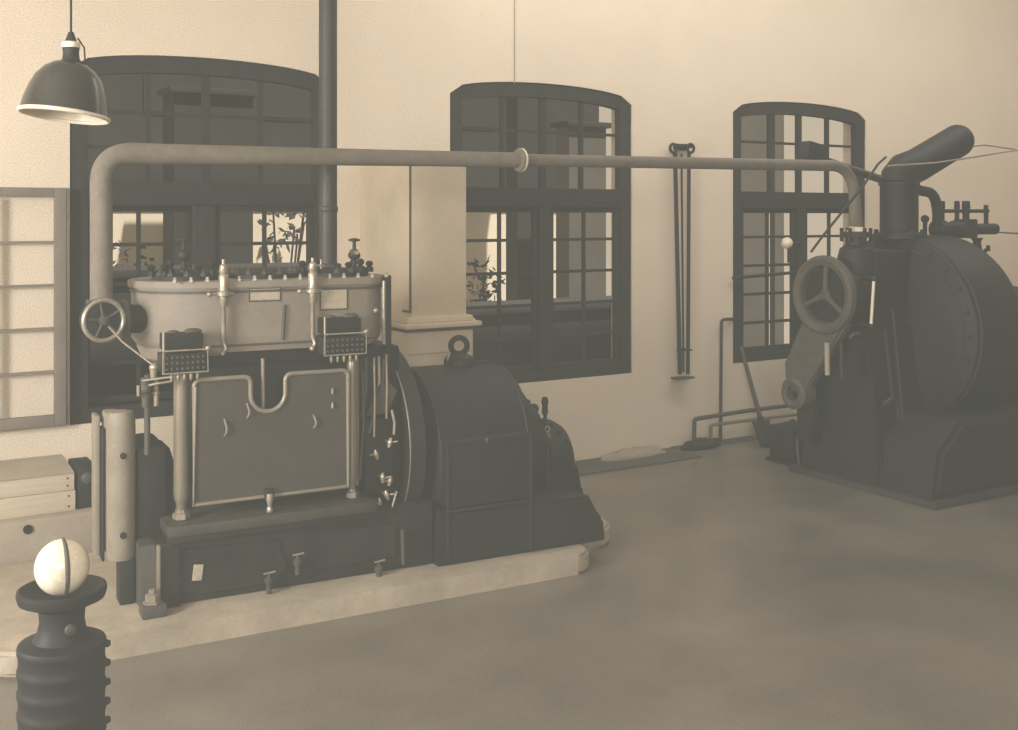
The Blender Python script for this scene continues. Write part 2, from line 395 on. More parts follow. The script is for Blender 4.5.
# ================================================================== TILED STOVE
t = thing('tiled_stove', (3.78, -0.48, 0), 'tall pale masonry stove with cornice against the wall between two left windows', 'stove')
MB().box(3.50, 4.05, -0.96, -0.003, 0.0, 1.39, 0.006).build('lower_body', M_STOVE, t)
MB().box(3.555, 4.01, -0.93, -0.003, 1.46, 2.64, 0.008).build('upper_body', M_STOVE, t)
MB().box(3.545, 4.02, -0.945, -0.003, 2.64, 2.685, 0.006).build('top_cap', M_STOVECAP, t)
MB().prism([(-0.0, 0), (0.055, 0), (0.055, 0.02), (0.02, 0.03), (0.0, 0.05)], 1, lambda u, v, w: (4.04+u*1.4, -0.97+w*0.96, 1.39+v*1.4)).build('side_moulding', M_STOVE, t)
MB().box(3.47, 4.10, -1.01, -0.003, 1.39, 1.425, 0.008).box(3.51, 4.05, -0.965, -0.003, 1.425, 1.47, 0.012).build('cornice', M_STOVE, t)
MB().box(3.49, 4.075, -0.985, -0.003, 1.365, 1.388, 0.004).build('shadow_moulding', M_MID, t)
MB().box(3.551, 3.558, -0.925, -0.895, 1.50, 2.62).build('corner_groove', M_MID, t)
MB().box(3.551, 3.556, -0.90, -0.78, 1.50, 1.515).build('corner_groove', M_MID, t)
for z in (0.9, 1.2): MB().box(3.51, 4.04, -0.963, -0.9, z, z+0.007).build('tile_joint', M_LEDGE, t)
d = MB().lathe([(0.052, 0), (0.052, 0.02), (0.036, 0.024), (0.036, 0.012)], (4.010, -0.80, 1.62), (1, 0, 0), 20).build('soot_door', M_MID, t)
MB().sphere((4.04, -0.80, 1.62), 0.014).build('knob', M_STEEL, d)

# ================================================================== STEAM ENGINE
O = (1.42, -2.13, 0.12)
eng = thing('steam_engine', O, 'large upright steam engine with grey cylinder block, guard plate and dark bed at left', 'engine', rz=RZ, place=tuple(T((O[0], O[1], 0)))[:2]+(0.12,))
YC = -1.66
# --- cylinder block
def stadium(x0, x1, yc, r, n=14, r2=None):
    r2 = r if r2 is None else r2
    p = [(x1-r2+0*r, yc-r)]
    p = [(x1-r2+r2*math.sin(PI*i/n), yc-r*math.cos(PI*i/n)) for i in range(n+1)]
    p += [(x0+r-r*math.sin(PI*i/n), yc+r*math.cos(PI*i/n)) for i in range(n+1)]
    return p
blk = MB()
rings = []
for z, dx in ((1.445, 0.075), (1.47, 0.03), (1.51, 0.0), (1.80, 0.0)):
    rings.append([blk.b.verts.new((x+(dx if x < 2 else -dx*0.5), y, z)) for x, y in stadium(1.395, 2.86, YC, 0.38, r2=0.20)])
for a, b in zip(rings, rings[1:]):
    for i in range(len(a)): blk.b.faces.new((a[i], a[(i+1) % len(a)], b[(i+1) % len(a)], b[i]))
blk.b.faces.new(rings[0][::-1]); blk.b.faces.new(rings[-1])
block = blk.build('cylinder_block', M_BLOCK, eng)
# left end: rounded lower apron of the end cylinder
ap = MB()
ap.lathe([(0.10, 1.33), (0.24, 1.35), (0.33, 1.40), (0.355, 1.46), (0.35, 1.50)], (1.395+0.385, YC, 0), (0, 0, 1), 40)
ap.build('cylinder_skirt', M_BLOCK, block)
MB().prism(stadium(1.375, 2.88, YC, 0.40, r2=0.21), 0.042, lambda u, v, w: (u, v, 1.80+w), 0.006).build('top_flange', M_BLOCK, block)
MB().prism(stadium(1.385, 2.87, YC, 0.388, r2=0.205), 0.014, lambda u, v, w: (u, v, 1.775+w)).build('flange_joint', M_MID, block)
MB().prism(stadium(1.46, 2.84, YC, 0.387, r2=0.2), 0.012, lambda u, v, w: (u, v, 1.475+w)).build('lower_bead', M_MID, block)
nut0 = None
for k, cx in enumerate((1.70, 2.14, 2.58)):
    cv = MB().lathe([(0.205, 0), (0.205, 0.022), (0.12, 0.03), (0.09, 0.045), (0.03, 0.05)], (cx, YC-0.06, 1.842), (0, 0, 1), 36).build('cylinder_cover', M_DARK, eng)
    for j in range(12):
        a = 2*PI*(j+0.5)/12
        p = Vector((cx+0.178*math.cos(a), YC-0.06+0.178*math.sin(a), 1.862))
        if nut0 is None:
            nm = MB().lathe([(0.016, 0), (0.018, 0.004), (0.018, 0.018), (0.013, 0.022), (0.008, 0.024), (0.008, 0.034)], (0, 0, 0), (0, 0, 1), 6)
            nut0 = nm.build('nut', M_MID, None)
            nut0.parent = cv; nut0.location = p-Vector(O)
        else: copy_part(nut0, cv, p-Vector(O))
# pale flange nuts along the front edge of the block
fr = None
for j in range(15):
    x = 1.56+j*0.088
    p = Vector((x, YC-0.378, 1.842))
    if fr is None:
        fr = MB().lathe([(0.014, 0), (0.014, 0.012), (0.009, 0.014), (0.009, 0.026), (0.004, 0.028)], (0, 0, 0), (0, 0, 1), 6).build('flange_nut', M_STEEL, None)
        fr.parent = eng; fr.location = p-Vector(O)
    else: copy_part(fr, eng, p-Vector(O))
# top fittings
def cock(x, y, z, h, name, m=M_DARK, wheel=True):
    s = MB().lathe([(0.03, 0), (0.03, 0.02), (0.016, 0.03), (0.016, h*0.35), (0.034, h*0.42), (0.038, h*0.5), (0.03, h*0.6), (0.012, h*0.65), (0.010, h*0.92)], (x, y, z), (0, 0, 1), 16)
    o = s.build(name, m, eng)
    if wheel: MB().lathe([(0.012, 0), (0.036, 0.006), (0.036, 0.014), (0.01, 0.022)], (x, y, z+h*0.9), (0, 0, 1), 16).build('hand_knob', m, o)
    return o
cock(1.66, -1.78, 1.88, 0.20, 'indicator_cock')
for x, y in ((1.55, -1.80), (1.60, -1.70), (1.74, -1.78), (1.49, -1.72), (1.80, -1.86), (2.64, -1.80), (2.70, -1.72), (2.76, -1.84), (2.68, -1.9), (2.35, -1.8), (2.42, -1.86)):
    h = random.uniform(0.055, 0.09)
    s = MB().lathe([(0.026, 0), (0.026, h*0.4), (0.014, h*0.5), (0.022, h*0.65), (0.026, h*0.8), (0.012, h)], (x, y, 1.865), (0, 0, 1), 8)
    s.build('cover_stud', M_DARK, eng)
o = cock(2.655, -1.86, 1.87, 0.20, 'safety_cock')
MB().sphere((2.655, -1.86, 1.975), 0.034).build('ball', M_MID, o)
MB().cyl((2.655, -1.86, 1.98), (2.655, -1.92, 1.985), 0.012).build('spout', M_STEEL, o)
# front relief valves with long stems
for px in (220, 307):
    p = at(px, 290, -2.06); x = p.x+0.005; y = -2.075
    s = MB().lathe([(0.012, 1.50), (0.014, 1.52), (0.012, 1.70), (0.022, 1.72), (0.022, 1.76), (0.038, 1.765), (0.038, 1.785), (0.026, 1.79), (0.028, 1.87), (0.020, 1.885), (0.026, 1.90), (0.022, 1.93), (0.010, 1.94), (0.010, 1.965)], (x, y, 0), (0, 0, 1), 14)
    o = s.build('relief_valve', M_STEEL, eng)
    MB().cyl((x, y, 1.775), (x-0.075, y-0.01, 1.775), 0.007).sphere((x-0.08, y-0.01, 1.775), 0.014).cyl((x, y, 1.775), (x+0.055, y, 1.775), 0.009).build('lever', M_STEEL, o)
    MB().tube([(x, y, 1.51), (x+0.012, y-0.005, 1.47), (x-0.006, y-0.01, 1.445)], 0.012).sphere((x-0.006, y-0.01, 1.445), 0.016).build('drain_elbow', M_STEEL, o)
    if px == 307: MB().cyl((x, y, 1.92), (x+0.05, y, 1.92), 0.008).cyl((x+0.05, y, 1.90), (x+0.05, y, 1.955), 0.006).build('tee_handle', M_STEEL, o)
# nameplates (blank, worn)
for px, py, w, h, b in ((262, 294, 0.085, 0.032, 0.006), (329, 298, 0.078, 0.058, 0.012)):
    p = at(px, py, -2.04)
    s = MB().prism([(p.x-w, p.z-h), (p.x+w, p.z-h), (p.x+w, p.z+h), (p.x-w, p.z+h)], 0.008, lambda u, v, ww: (u, YC-0.379-ww, v), 0.003)
    o = s.build('nameplate', M_PLATE, eng)
    MB().prism([(p.x-w-0.008, p.z-h-0.008), (p.x+w+0.008, p.z-h-0.008), (p.x+w+0.008, p.z+h+0.008), (p.x-w-0.008, p.z+h+0.008)], 0.005, lambda u, v, ww: (u, YC-0.379-ww*0.9, v)).build('plate_frame', M_MID, o)
# vertical pipe seam and rail on the right end
p = at(383, 300, -2.0)
MB().cyl((2.775, -2.045, 1.44), (2.775, -2.045, 1.82), 0.011).build('gauge_pipe', M_STEEL, eng)
MB().box(2.79, 2.83, -2.03, -1.97, 1.40, 1.85, 0.006).build('end_bracket', M_DARK, eng)
MB().tube([(2.17, -2.045, 1.70), (2.165, -2.047, 1.62), (2.16, -2.045, 1.5)], 0.010).build('copper_pipe', M_MID, eng)
MB().sphere((2.72, -2.055, 1.645), 0.016).build('oil_cup', M_STEEL, eng)
# --- casting under the block
fr_ = MB().box(1.66, 2.66, -2.0, -1.38, 1.36, 1.46, 0.01)
fr_.box(1.86, 2.60, -1.98, -1.35, 0.55, 1.38, 0.02)
fr_.build('crosshead_frame', M_BLACK, eng)
MB().box(2.60, 2.92, -1.95, -1.35, 0.50, 1.42, 0.03).build('governor_housing', M_BLACK, eng)
MB().cyl((2.05, -2.04, 1.10), (2.045, -2.04, 1.40), 0.012).build('connecting_rod', M_STEEL, eng)
# --- mechanical lubricators
for (x0, x1, zt, zb) in ((1.465, 1.70, 1.49, 1.37), (2.35, 2.60, 1.535, 1.415)):
    t0 = MB().box(x0+0.01, x1-0.02, -2.19, -2.06, zt, zt+0.085, 0.006).build('lubricator_box', M_BLACK, eng)
    MB().box(x0, x1, -2.20, -2.05, zb, zb+0.10, 0.004).build('pump_bank', M_DARK, t0)
    r = MB()
    r.tube([(x0, -2.215, zb), (x1, -2.215, zb), (x1, -2.215, zt), (x0, -2.215, zt)], 0.0055, 8, True)
    r.sphere((x1, -2.215, zt+0.005), 0.015)
    r.build('tray_rail', M_STEEL, t0)
    MB().cyl((x0+0.005, -2.21, zb), (x0+0.005, -2.21, zt+0.10), 0.007).build('feed_pipe', M_STEEL, t0)
    MB().sphere((x1-0.06, -2.12, zt+0.09), 0.03, 1.6, 1, 0.6).sphere((x0+0.07, -2.12, zt+0.09), 0.022, 1.5, 1, 0.5).build('filler_cap', M_MID, t0)
    pl0 = None
    for r_ in range(3):
        for j in range(8):
            p = Vector((x0+0.022+j*(x1-x0-0.044)/7, -2.202, zb+0.022+r_*0.03))
            if pl0 is None:
                pl0 = MB().lathe([(0.008, 0), (0.008, 0.012), (0.004, 0.018)], (0, 0, 0), (0, -1, 0), 8).build('plunger', M_MID, None)
                pl0.parent = t0; pl0.location = p-Vector(O)
            else: copy_part(pl0, t0, p-Vector(O))
    for j in range(5):
        x = x0+0.05+j*(x1-x0-0.1)/4
        MB().lathe([(0.004, 0), (0.010, 0.012), (0.010, 0.03), (0.004, 0.042)], (x, -2.19, zb-0.045), (0, 0, 1), 10).build('drip_nozzle', M_BRASS, t0)
# --- linkage left of the first column
lk = MB().box(1.40, 1.46, -2.13, -2.03, 1.31, 1.35, 0.006)
lk.build('rocker_bracket', M_MID, eng)
MB().tube([(1.43, -2.15, 1.40), (1.428, -2.15, 1.345)], [0.022, 0.014]).sphere((1.43, -2.15, 1.40), 0.024).build('rocker_joint', M_STEEL, eng)
MB().tube([(1.37, -2.16, 1.335), (1.47, -2.18, 1.345), (1.565, -2.18, 1.352)], 0.007).build('upper_link', M_STEEL, eng)
MB().tube(bend([(1.40, -2.17, 1.31), (1.44, -2.18, 1.318), (1.525, -2.18, 1.325), (1.535, -2.18, 1.37)], 0.02), 0.007).build('lower_link', M_STEEL, eng)
MB().cyl((1.352, -2.15, 1.255), (1.352, -2.15, 1.31), 0.009).build('oil_pipe', M_STEEL, eng)
MB().cyl((1.448, -2.12, 1.19), (1.448, -2.12, 1.33), 0.013).sphere((1.448, -2.12, 1.26), 0.018).build('guide_pin', M_STEEL, eng)
MB().cyl((1.395, -2.12, 1.19), (1.395, -2.12, 1.345), 0.020, 0.028).sphere((1.39, -2.14, 1.29), 0.03).build('cock_body', M_MID, eng)
MB().cyl((1.405, -2.10, 0.93), (1.405, -2.10, 1.21), 0.016).build('pump_rod', M_MID, eng)
# --- columns
for x, r, zt, m in ((1.585, 0.041, 1.345, M_COLUMN), (2.560, 0.030, 1.33, M_COLUMN)):
    c = MB().lathe([(r*0.7, zt+0.045), (r*0.95, zt+0.03), (r, zt), (r, 0.70), (r*0.85, 0.66), (r*0.7, 0.65), (r*0.7, 0.56)], (x, -2.09, 0), (0, 0, 1), 28)
    c = c.build('column', m, eng)
    MB().lathe([(r*1.15, 0), (r*1.15, 0.028), (r*0.8, 0.035), (r*0.8, 0.05)], (x, -2.09, 0.565), (0, 0, 1), 6).build('column_nut', M_STEEL, c)
for x, y in ((1.70, -1.3), (2.63, -1.3)):
    MB().cyl((x+0.1, y, 0.5), (x+0.1, y, 1.45), 0.04).build('rear_column', M_DARK, eng)
# --- splash guard with U notch
px0, px1, pz0, pz1, yP = 1.640, 2.512, 0.645, 1.318, -2.14
nx, nr, nz = 2.045, 0.098, 1.215
def rc(c, r, a0, a1): return arc(c, r, a0, a1, 6)
outl = [(px0, pz0), (px1, pz0)]+rc((px1-0.035, pz1-0.035), 0.035, 0, 90)+rc((nx+nr+0.035, pz1-0.035), 0.035, 90, 180)
outl += arc((nx, nz), nr, 0, -180, 14)+rc((nx-nr-0.035, pz1-0.035), 0.035, 0, 90)+rc((px0+0.035, pz1-0.035), 0.035, 90, 180)
panel = MB().prism(outl, 0.014, lambda u, v, w: (u, yP-w, v)).build('splash_guard', M_PANEL, eng)
MB().tube([(u, yP-0.014, v) for u, v in outl], 0.0135, 10, True).build('guard_rim', M_RIM, panel)
for px, py, hh in ((224, 427, 0.045), (246, 410, 0.04), (311, 420, 0.035)):
    p = at(px, py, yP-0.02)
    MB().tube([(p.x, yP-0.012, p.z+hh), (p.x, yP-0.03, p.z+hh*0.7), (p.x+0.008, yP-0.034, p.z), (p.x+0.004, yP-0.03, p.z-hh*0.7), (p.x, yP-0.012, p.z-hh)], 0.006, 8).build('grip', M_STEEL, panel)
for py in (390, 404):
    p = at(329, py, yP-0.02)
    MB().cyl((p.x, yP-0.022, p.z-0.014), (p.x, yP-0.022, p.z+0.018), 0.008).build('hinge_pin', M_STEEL, panel)
MB().lathe([(0.018, 0), (0.018, 0.02), (0.012, 0.03), (0.016, 0.05), (0.022, 0.075), (0.018, 0.10)], (2.045, yP-0.045, 0.565), (0, 0, 1), 14).build('guard_catch', M_STEEL, eng)
MB().box(2.02, 2.07, yP-0.05, yP+0.01, 0.64, 0.69, 0.008).build('catch_block', M_DARK, eng)
# --- bed
bed = MB().box(1.50, 3.045, -2.16, -1.15, 0.121, 0.50, 0.02)
bed.box(1.44, 1.56, -2.20, -1.3, 0.121, 0.47, 0.015)
bed.build('bed_plate', M_BED, eng)
MB().box(1.49, 2.66, -2.235, -1.2, 0.50, 0.56, 0.012).build('bed_top', M_BEDTOP, eng)
MB().box(1.49, 2.66, -2.215, -2.15, 0.46, 0.50, 0.01).build('bed_moulding', M_BED, eng)
MB().prism([(1.54, 0.20), (1.66, 0.16), (2.1, 0.16), (2.15, 0.24), (2.1, 0.40), (1.58, 0.42)], 0.02, lambda u, v, w: (u, -2.155-w, v), 0.006).build('inspection_cover', M_BED, eng)
MB().prism([(2.22, 0.20), (2.80, 0.20), (2.80, 0.40), (2.26, 0.42)], 0.02, lambda u, v, w: (u, -2.155-w, v), 0.006).build('inspection_cover', M_BED, eng)
# left end bracket of the bed and its foundation bolt
eb = MB().prism([(-2.20, 0.121), (-1.9, 0.121), (-1.9, 0.46), (-2.16, 0.46), (-2.19, 0.40)], 0.085, lambda u, v, w: (1.36+w, u, v), 0.01).build('end_bracket', M_MID, eng)
MB().box(1.435, 1.452, -2.225, -2.19, 0.14, 0.47, 0.003).build('bracket_edge', M_RIM, eb)
ft = MB().box(1.345, 1.47, -2.31, -2.19, 0.121, 0.185, 0.01).build('foot', M_MID, eng)
MB().lathe([(0.05, 0), (0.05, 0.008), (0.036, 0.010), (0.036, 0.045), (0.018, 0.05), (0.018, 0.07)], (1.405, -2.25, 0.185), (0, 0, 1), 6).build('foundation_bolt', M_RIM, ft)
p = at(199, 573, -2.2); MB().box(p.x-0.028, p.x+0.024, -2.185, -2.178, p.z-0.04, p.z+0.045, 0.002, 0.12, 'Y').build('paper_tag', M_PLATE, eng)
for px, py in ((268, 582), (296, 563), (375, 568)):
    p = at(px, py, -2.22)
    c = MB().lathe([(0.016, -0.05), (0.016, 0.0), (0.024, 0.01), (0.024, 0.03), (0.010, 0.04), (0.010, 0.06)], (p.x, -2.215, p.z), (0, 0, 1), 10)
    c.cyl((p.x, -2.17, p.z), (p.x, -2.215, p.z), 0.014)
    o = c.build('drain_cock', M_MID, eng)
    MB().cyl((p.x-0.03, -2.22, p.z+0.06), (p.x+0.035, -2.22, p.z+0.065), 0.006).build('tap_handle', M_STEEL, o)
# --- pump barrel on the left with its dark casing
bar = MB().lathe([(0.070, 0.36), (0.074, 0.40), (0.075, 1.06), (0.074, 1.12), (0.062, 1.15), (0.03, 1.158)], (1.29, -1.97, 0), (0, 0, 1), 32)
bar.box(1.215, 1.30, -1.93, -1.78, 0.38, 1.14, 0.02)
bar = bar.build('pump_barrel', M_BARREL, eng)
MB().box(1.168, 1.195, -1.88, -1.74, 0.36, 1.12, 0.008).build('barrel_flange', M_BARREL, bar)
MB().box(1.198, 1.212, -1.93, -1.84, 0.34, 1.06, 0.004).build('barrel_groove', M_DARK, bar)
for py in (457, 537):
    p = at(120, py, -2.06); MB().lathe([(0.017, 0), (0.017, 0.014), (0.008, 0.016)], (1.29, -2.041, p.z), (0, -1, 0), 14).build('bolt_head', M_DARK, bar)
MB().box(1.275, 1.35, -2.03, -1.9, 0.121, 0.37, 0.01).build('pump_foot', M_DARK, eng)
MB().box(1.365, 1.53, -2.0, -1.55, 0.121, 0.95, 0.035).build('pump_casing', M_BLACK, eng)
MB().prism([(1.44, 0.4), (1.56, 0.4), (1.60, 0.80), (1.57, 0.90), (1.49, 0.84)], 0.3, lambda u, v, w: (u, -1.86+w, v), 0.02).build('casing_shoulder', M_BLACK, eng)
# --- steam inlet valve with handwheel
hc = Vector((1.212, -1.80, 1.645))
vb = MB().sphere(hc, 0.095).cyl(hc, hc+Vector((0.25, 0.03, -0.02)), 0.08).build('inlet_valve', M_DARK, eng)
MB().lathe([(0.105, 0), (0.105, 0.03)], hc+Vector((0.10, 0.02, -0.01)), (1, 0.15, 0), 24).lathe([(0.08, 0), (0.08, 0.025)], hc+Vector((0, 0, 0.075)), (0, 0, 1), 24).build('valve_flange', M_MID, vb)
MB().cyl(hc, hc+Vector((0, -0.16, 0)), 0.022).build('valve_spindle', M_MID, vb)
hw = hc+Vector((-0.01, -0.17, 0))
hx = MB().torus(hw, (0.25, -1, 0), 0.108, 0.013).build('handwheel_rim', M_STEEL, vb)
sp = MB().lathe([(0.026, -0.012), (0.026, 0.018), (0.012, 0.024)], hw, (0.25, -1, 0), 14)
uu = Vector((1, 0.25, 0)).normalized()
for k in range(5):
    a = 2*PI*k/5+0.5; sp.cyl(hw, hw+(uu*math.cos(a)+Vector((0, 0, 1))*math.sin(a))*0.105, 0.008, seg=8)
sp.build('handwheel_spokes', M_MID, vb)
MB().lathe([(0.112, 0), (0.118, 0.02), (0.112, 0.05)], hw+Vector((0, 0.03, 0)), (0, 1, 0), 30).build('valve_bonnet', M_DARK, vb)
MB().tube([hw+Vector((0.02, -0.02, -0.03)), hw+Vector((0.09, -0.03, -0.115)), (1.43, -2.15, 1.41)], 0.005, 8).build('control_rod', M_STEEL, eng)
# --- pipes and cocks on the right side
for i, (x, za, zb, r) in enumerate(((2.605, 0.62, 1.36, 0.012), (2.655, 1.02, 1.37, 0.010), (2.70, 0.9, 1.37, 0.008), (2.745, 1.08, 1.37, 0.010), (2.785, 1.0, 1.38, 0.008), (2.63, 0.66, 1.30, 0.008))):
    y = -2.04-0.02*(i % 3)
    MB().tube([(x, y, zb), (x+0.004, y, (za+zb)/2), (x-0.02*(i % 2), y, za)], r, 8).build('oil_pipe', M_RIM if i in (0, 3) else (M_MID if i % 2 else M_BRASS), eng)
MB().tube([(2.78, -2.04, 1.36), (2.76, -2.05, 1.15), (2.70, -2.05, 1.00), (2.68, -2.05, 0.92)], 0.011, 8).build('bent_pipe', M_MID, eng)
MB().prism([(2.66, 1.02), (2.80, 1.03), (2.86, 1.16), (2.80, 1.22), (2.74, 1.20)], 0.04, lambda u, v, w: (u, -2.02-w, v), 0.01).build('cover_plate', M_PANEL, eng)
for k, (px, py) in enumerate(((371, 452), (377, 475), (384, 478), (381, 492), (374, 500), (384, 440))):
    p = at(px, py, -2.10)
    s = MB().lathe([(0.009, -0.03), (0.014, -0.01), (0.018, 0.0), (0.014, 0.015), (0.007, 0.03)], (p.x, p.y, p.z), (0.3*(k % 3-1), 0, 1), 10)
    s.cyl((p.x, p.y, p.z), (p.x+0.045*(1 if k % 2 else -1), p.y-0.01, p.z+0.004), 0.006, seg=8).cyl((p.x, -2.0, p.z), p, 0.008, seg=8)
    s.build('grease_cock', M_STEEL if k % 2 else M_BRASS, eng)
MB().box(2.66, 2.84, -2.03, -1.9, 0.55, 1.0, 0.015).build('oil_pump_box', M_BLACK, eng)
a = at(391, 488, -2.15); b = at(383, 516, -2.15)
MB().cyl(a, b, 0.007, seg=8).build('pump_lever', M_STEEL, eng)
a = at(386, 408, -2.12); b = at(388, 432, -2.12); MB().tube([a, (a+b)/2+Vector((0.01, 0, 0)), b], 0.009, 8).build('sight_pipe', M_STEEL, eng)
a = at(397, 526, -2.2); b = at(398, 560, -2.2); MB().cyl(a, b, 0.012, seg=8).build('drain_pipe', M_MID, eng)
# --- flywheel between engine and generator
fc = (2.94, -1.60, 0.80)
fl = MB().lathe([(0.05, -0.10), (0.12, -0.09), (0.13, -0.02), (0.42, -0.015), (0.49, -0.045), (0.575, -0.05), (0.582, -0.042), (0.582, 0.05), (0.57, 0.055), (0.3, 0.03), (0.05, 0.03)], fc, (1, 0, 0), 72).build('flywheel', M_DARK, eng)
MB().torus((fc[0]-0.048, fc[1], fc[2]), (1, 0, 0), 0.576, 0.0045, 90, 6).build('rim_edge', M_COLUMN, fl)

# exhaust pipe rising from the engine
ex = at(328, 150, -1.52)
t = thing('exhaust_pipe', (ex.x, -1.52, 1.9), 'tall dark vertical exhaust pipe rising from the engine to the ceiling', 'pipe')
MB().cyl((ex.x, -1.52, 1.89), (ex.x, -1.52, ZC-0.002), 0.058, seg=28).build('riser', M_PIPED, t)
MB().lathe([(0.085, 0), (0.085, 0.025), (0.064, 0.03)], (ex.x, -1.52, 1.875), (0, 0, 1), 28).build('bottom_flange', M_PIPED, t)
MB().lathe([(0.059, 0), (0.064, 0.01), (0.064, 0.03), (0.059, 0.04)], (ex.x, -1.52, 2.23), (0, 0, 1), 28).build('pipe_joint', M_PIPED, t)

# ================================================================== GENERATOR
GO = (3.70, -1.65, 0.12)
gen = thing('generator', GO, 'big black electric generator with round housing coupled to the right of the steam engine', 'generator', rz=RZ, place=tuple(T((GO[0], GO[1], 0)))[:2]+(0.12,))
gy = -1.64
hs = MB().lathe([(0.25, 3.06), (0.49, 3.07), (0.53, 3.09), (0.53, 3.70), (0.52, 3.74), (0.46, 3.77), (0.43, 3.80), (0.35, 3.87), (0.25, 3.90), (0.12, 3.91)], (0, gy, 0.70), (1, 0, 0), 64)
hs = hs.build('stator_housing', M_BLACK, gen)
for x in (3.10, 3.70): MB().torus((x, gy, 0.70), (1, 0, 0), 0.527, 0.010, 64, 6).build('housing_rib', M_DARK, hs)
cb = MB().box(3.10, 3.67, -2.24, -1.9, 0.46, 0.86, 0.012).build('terminal_box', M_BLACK, gen)
MB().box(3.095, 3.675, -2.25, -2.235, 0.848, 0.868, 0.004).box(3.095, 3.112, -2.25, -2.235, 0.14, 0.868, 0.004).box(3.658, 3.675, -2.25, -2.235, 0.14, 0.868, 0.004).box(3.11, 3.66, -2.25, -2.235, 0.44, 0.456, 0.004).build('box_edging', M_BED, cb)
MB().sphere((3.36, -2.25, 0.85), 0.014).build('catch', M_MID, cb)
MB().prism([(3.05, 0.121), (4.22, 0.121), (4.21, 0.24), (4.18, 0.28), (4.10, 0.42), (3.07, 0.45)], 1.02, lambda u, v, w: (u, -2.24+w, v), 0.02).build('generator_base', M_BLACK, gen)
zt = 1.23
ey = MB().lathe([(0.10, 0), (0.10, 0.05), (0.085, 0.075), (0.05, 0.09), (0.03, 0.095)], (3.46, gy, zt-0.02), (0, 0, 1), 24).build('lifting_boss', M_DARK, gen)
for R_, r_ in ((0.047, 0.013), (0.066, 0.006)): MB().torus((3.46, gy, zt+0.122), (0.35, 1, 0), R_, r_).build('lifting_eye', M_DARK, ey)
MB().tube([(3.37, gy-0.02, zt), (3.37, gy-0.02, zt+0.05), (3.38, gy-0.02, zt+0.08)], 0.008).build('hook_pin', M_STEEL, ey)
MB().box(3.55, 3.66, gy-0.04, gy+0.02, zt-0.01, zt+0.015, 0.005).build('name_rail', M_DARK, gen)
MB().lathe([(0.10, 3.86), (0.27, 3.87), (0.31, 3.90), (0.31, 3.96), (0.25, 3.99), (0.1, 4.0)], (0, gy, 0.64), (1, 0, 0), 40).build('bearing_cover', M_BLACK, gen)
MB().sphere((3.93, gy-0.02, 0.945), 0.045, 1.2, 1, 0.6).build('oil_lid', M_BLACK, gen)
MB().sphere((4.0, gy-0.04, 0.90), 0.035).build('oil_lid', M_BLACK, gen)
exb = MB().lathe([(0.08, 3.97), (0.24, 3.98), (0.27, 4.00), (0.27, 4.13), (0.24, 4.18), (0.16, 4.21), (0.05, 4.22)], (0, gy-0.04, 0.545), (1, 0, 0), 44).build('exciter', M_BLACK, gen)
MB().prism([(-2.0, 0.121), (-1.36, 0.121), (-1.42, 0.42), (-1.42, 0.55), (-1.945, 0.55), (-1.945, 0.42)], 0.23, lambda u, v, w: (3.97+w, u, v), 0.02).build('exciter_pedestal', M_BLACK, gen)
MB().prism([(4.10, 0.121), (4.26, 0.121), (4.25, 0.20), (4.22, 0.30), (4.21, 0.40), (4.14, 0.40)], 0.56, lambda u, v, w: (u, -1.98+w, v), 0.01).build('end_skirt', M_BLACK, gen)
for k in range(5):
    a = math.radians(100-k*16)
    MB().lathe([(0.012, 0), (0.016, 0.01), (0.010, 0.03)], (4.03+0.025*k, gy-0.04-0.255*math.cos(a), 0.545+0.26*math.sin(a)), (0, -math.cos(a), math.sin(a)), 8).build('cap_screw', M_DARK, exb)
lv = MB().cyl((3.99, -1.86, 0.72), (3.985, -1.86, 0.95), 0.012).build('regulator_lever', M_DARK, gen)
MB().lathe([(0.012, 0), (0.022, 0.02), (0.018, 0.06), (0.025, 0.09), (0.016, 0.12)], (3.985, -1.86, 0.885), (0, 0, 1), 16).build('lever_grip', M_BLACK, lv)
for x, z, R_ in ((3.98, 0.80, 0.018), (3.985, 0.755, 0.013)): MB().torus((x, -1.90, z), (0, 1, 0), R_, 0.005, 16, 6).build('lever_link', M_STEEL, lv)
MB().cyl((3.95, -1.96, 0.2), (3.95, -1.96, 0.76), 0.008).build('conduit', M_BED, gen)

# ================================================================== STEAM MAIN
V0 = T((1.212, -1.80, 1.725)); V0.z = 1.725
p1 = Vector((V0.x, V0.y, at(103, 153, V0.y).z))
mid = at(520, 160, -1.95)
pe = at(853, 166, -1.86); pend = at(856, 226, -1.86)
t = thing('steam_main', V0, 'long lagged steam pipe crossing the wall from the left engine to the right machine', 'pipe')
def strip(a, b, n=12): return [a.lerp(b, i/n) for i in range(n+1)]
R0 = 0.060
L0 = bend([V0, p1, p1.lerp(mid, 0.12)], 0.25, 12)
L0[-1:] = strip(L0[-1], mid-(mid-p1).normalized()*0.012, 6)
MB().tube(L0, [R0 if i < 14 else max(0.050, R0-0.002*(i-13)) for i in range(len(L0))], 24).build('left_run', M_PIPE, t)
seg2 = bend([mid+(pe-mid).normalized()*0.03, pe, pend], 0.42, 14)
MB().tube(seg2, [0.041]+[0.045]*(len(seg2)-2)+[0.056], 24).build('right_run', M_PIPE, t)
ax = (pe-mid).normalized()
MB().lathe([(0.052, -0.02), (0.075, -0.015), (0.078, 0.0)], mid, ax, 28).build('pipe_flange', M_PIPE, t)
MB().lathe([(0.079, 0), (0.079, 0.014), (0.05, 0.02)], mid, ax, 28).build('flange_gasket', M_ENAMEL_W, t)
MB().lathe([(0.055, 0), (0.055, 0.02)], p1.lerp(mid, 0.055), (mid-p1), 24).build('pipe_band', M_PIPED, t)

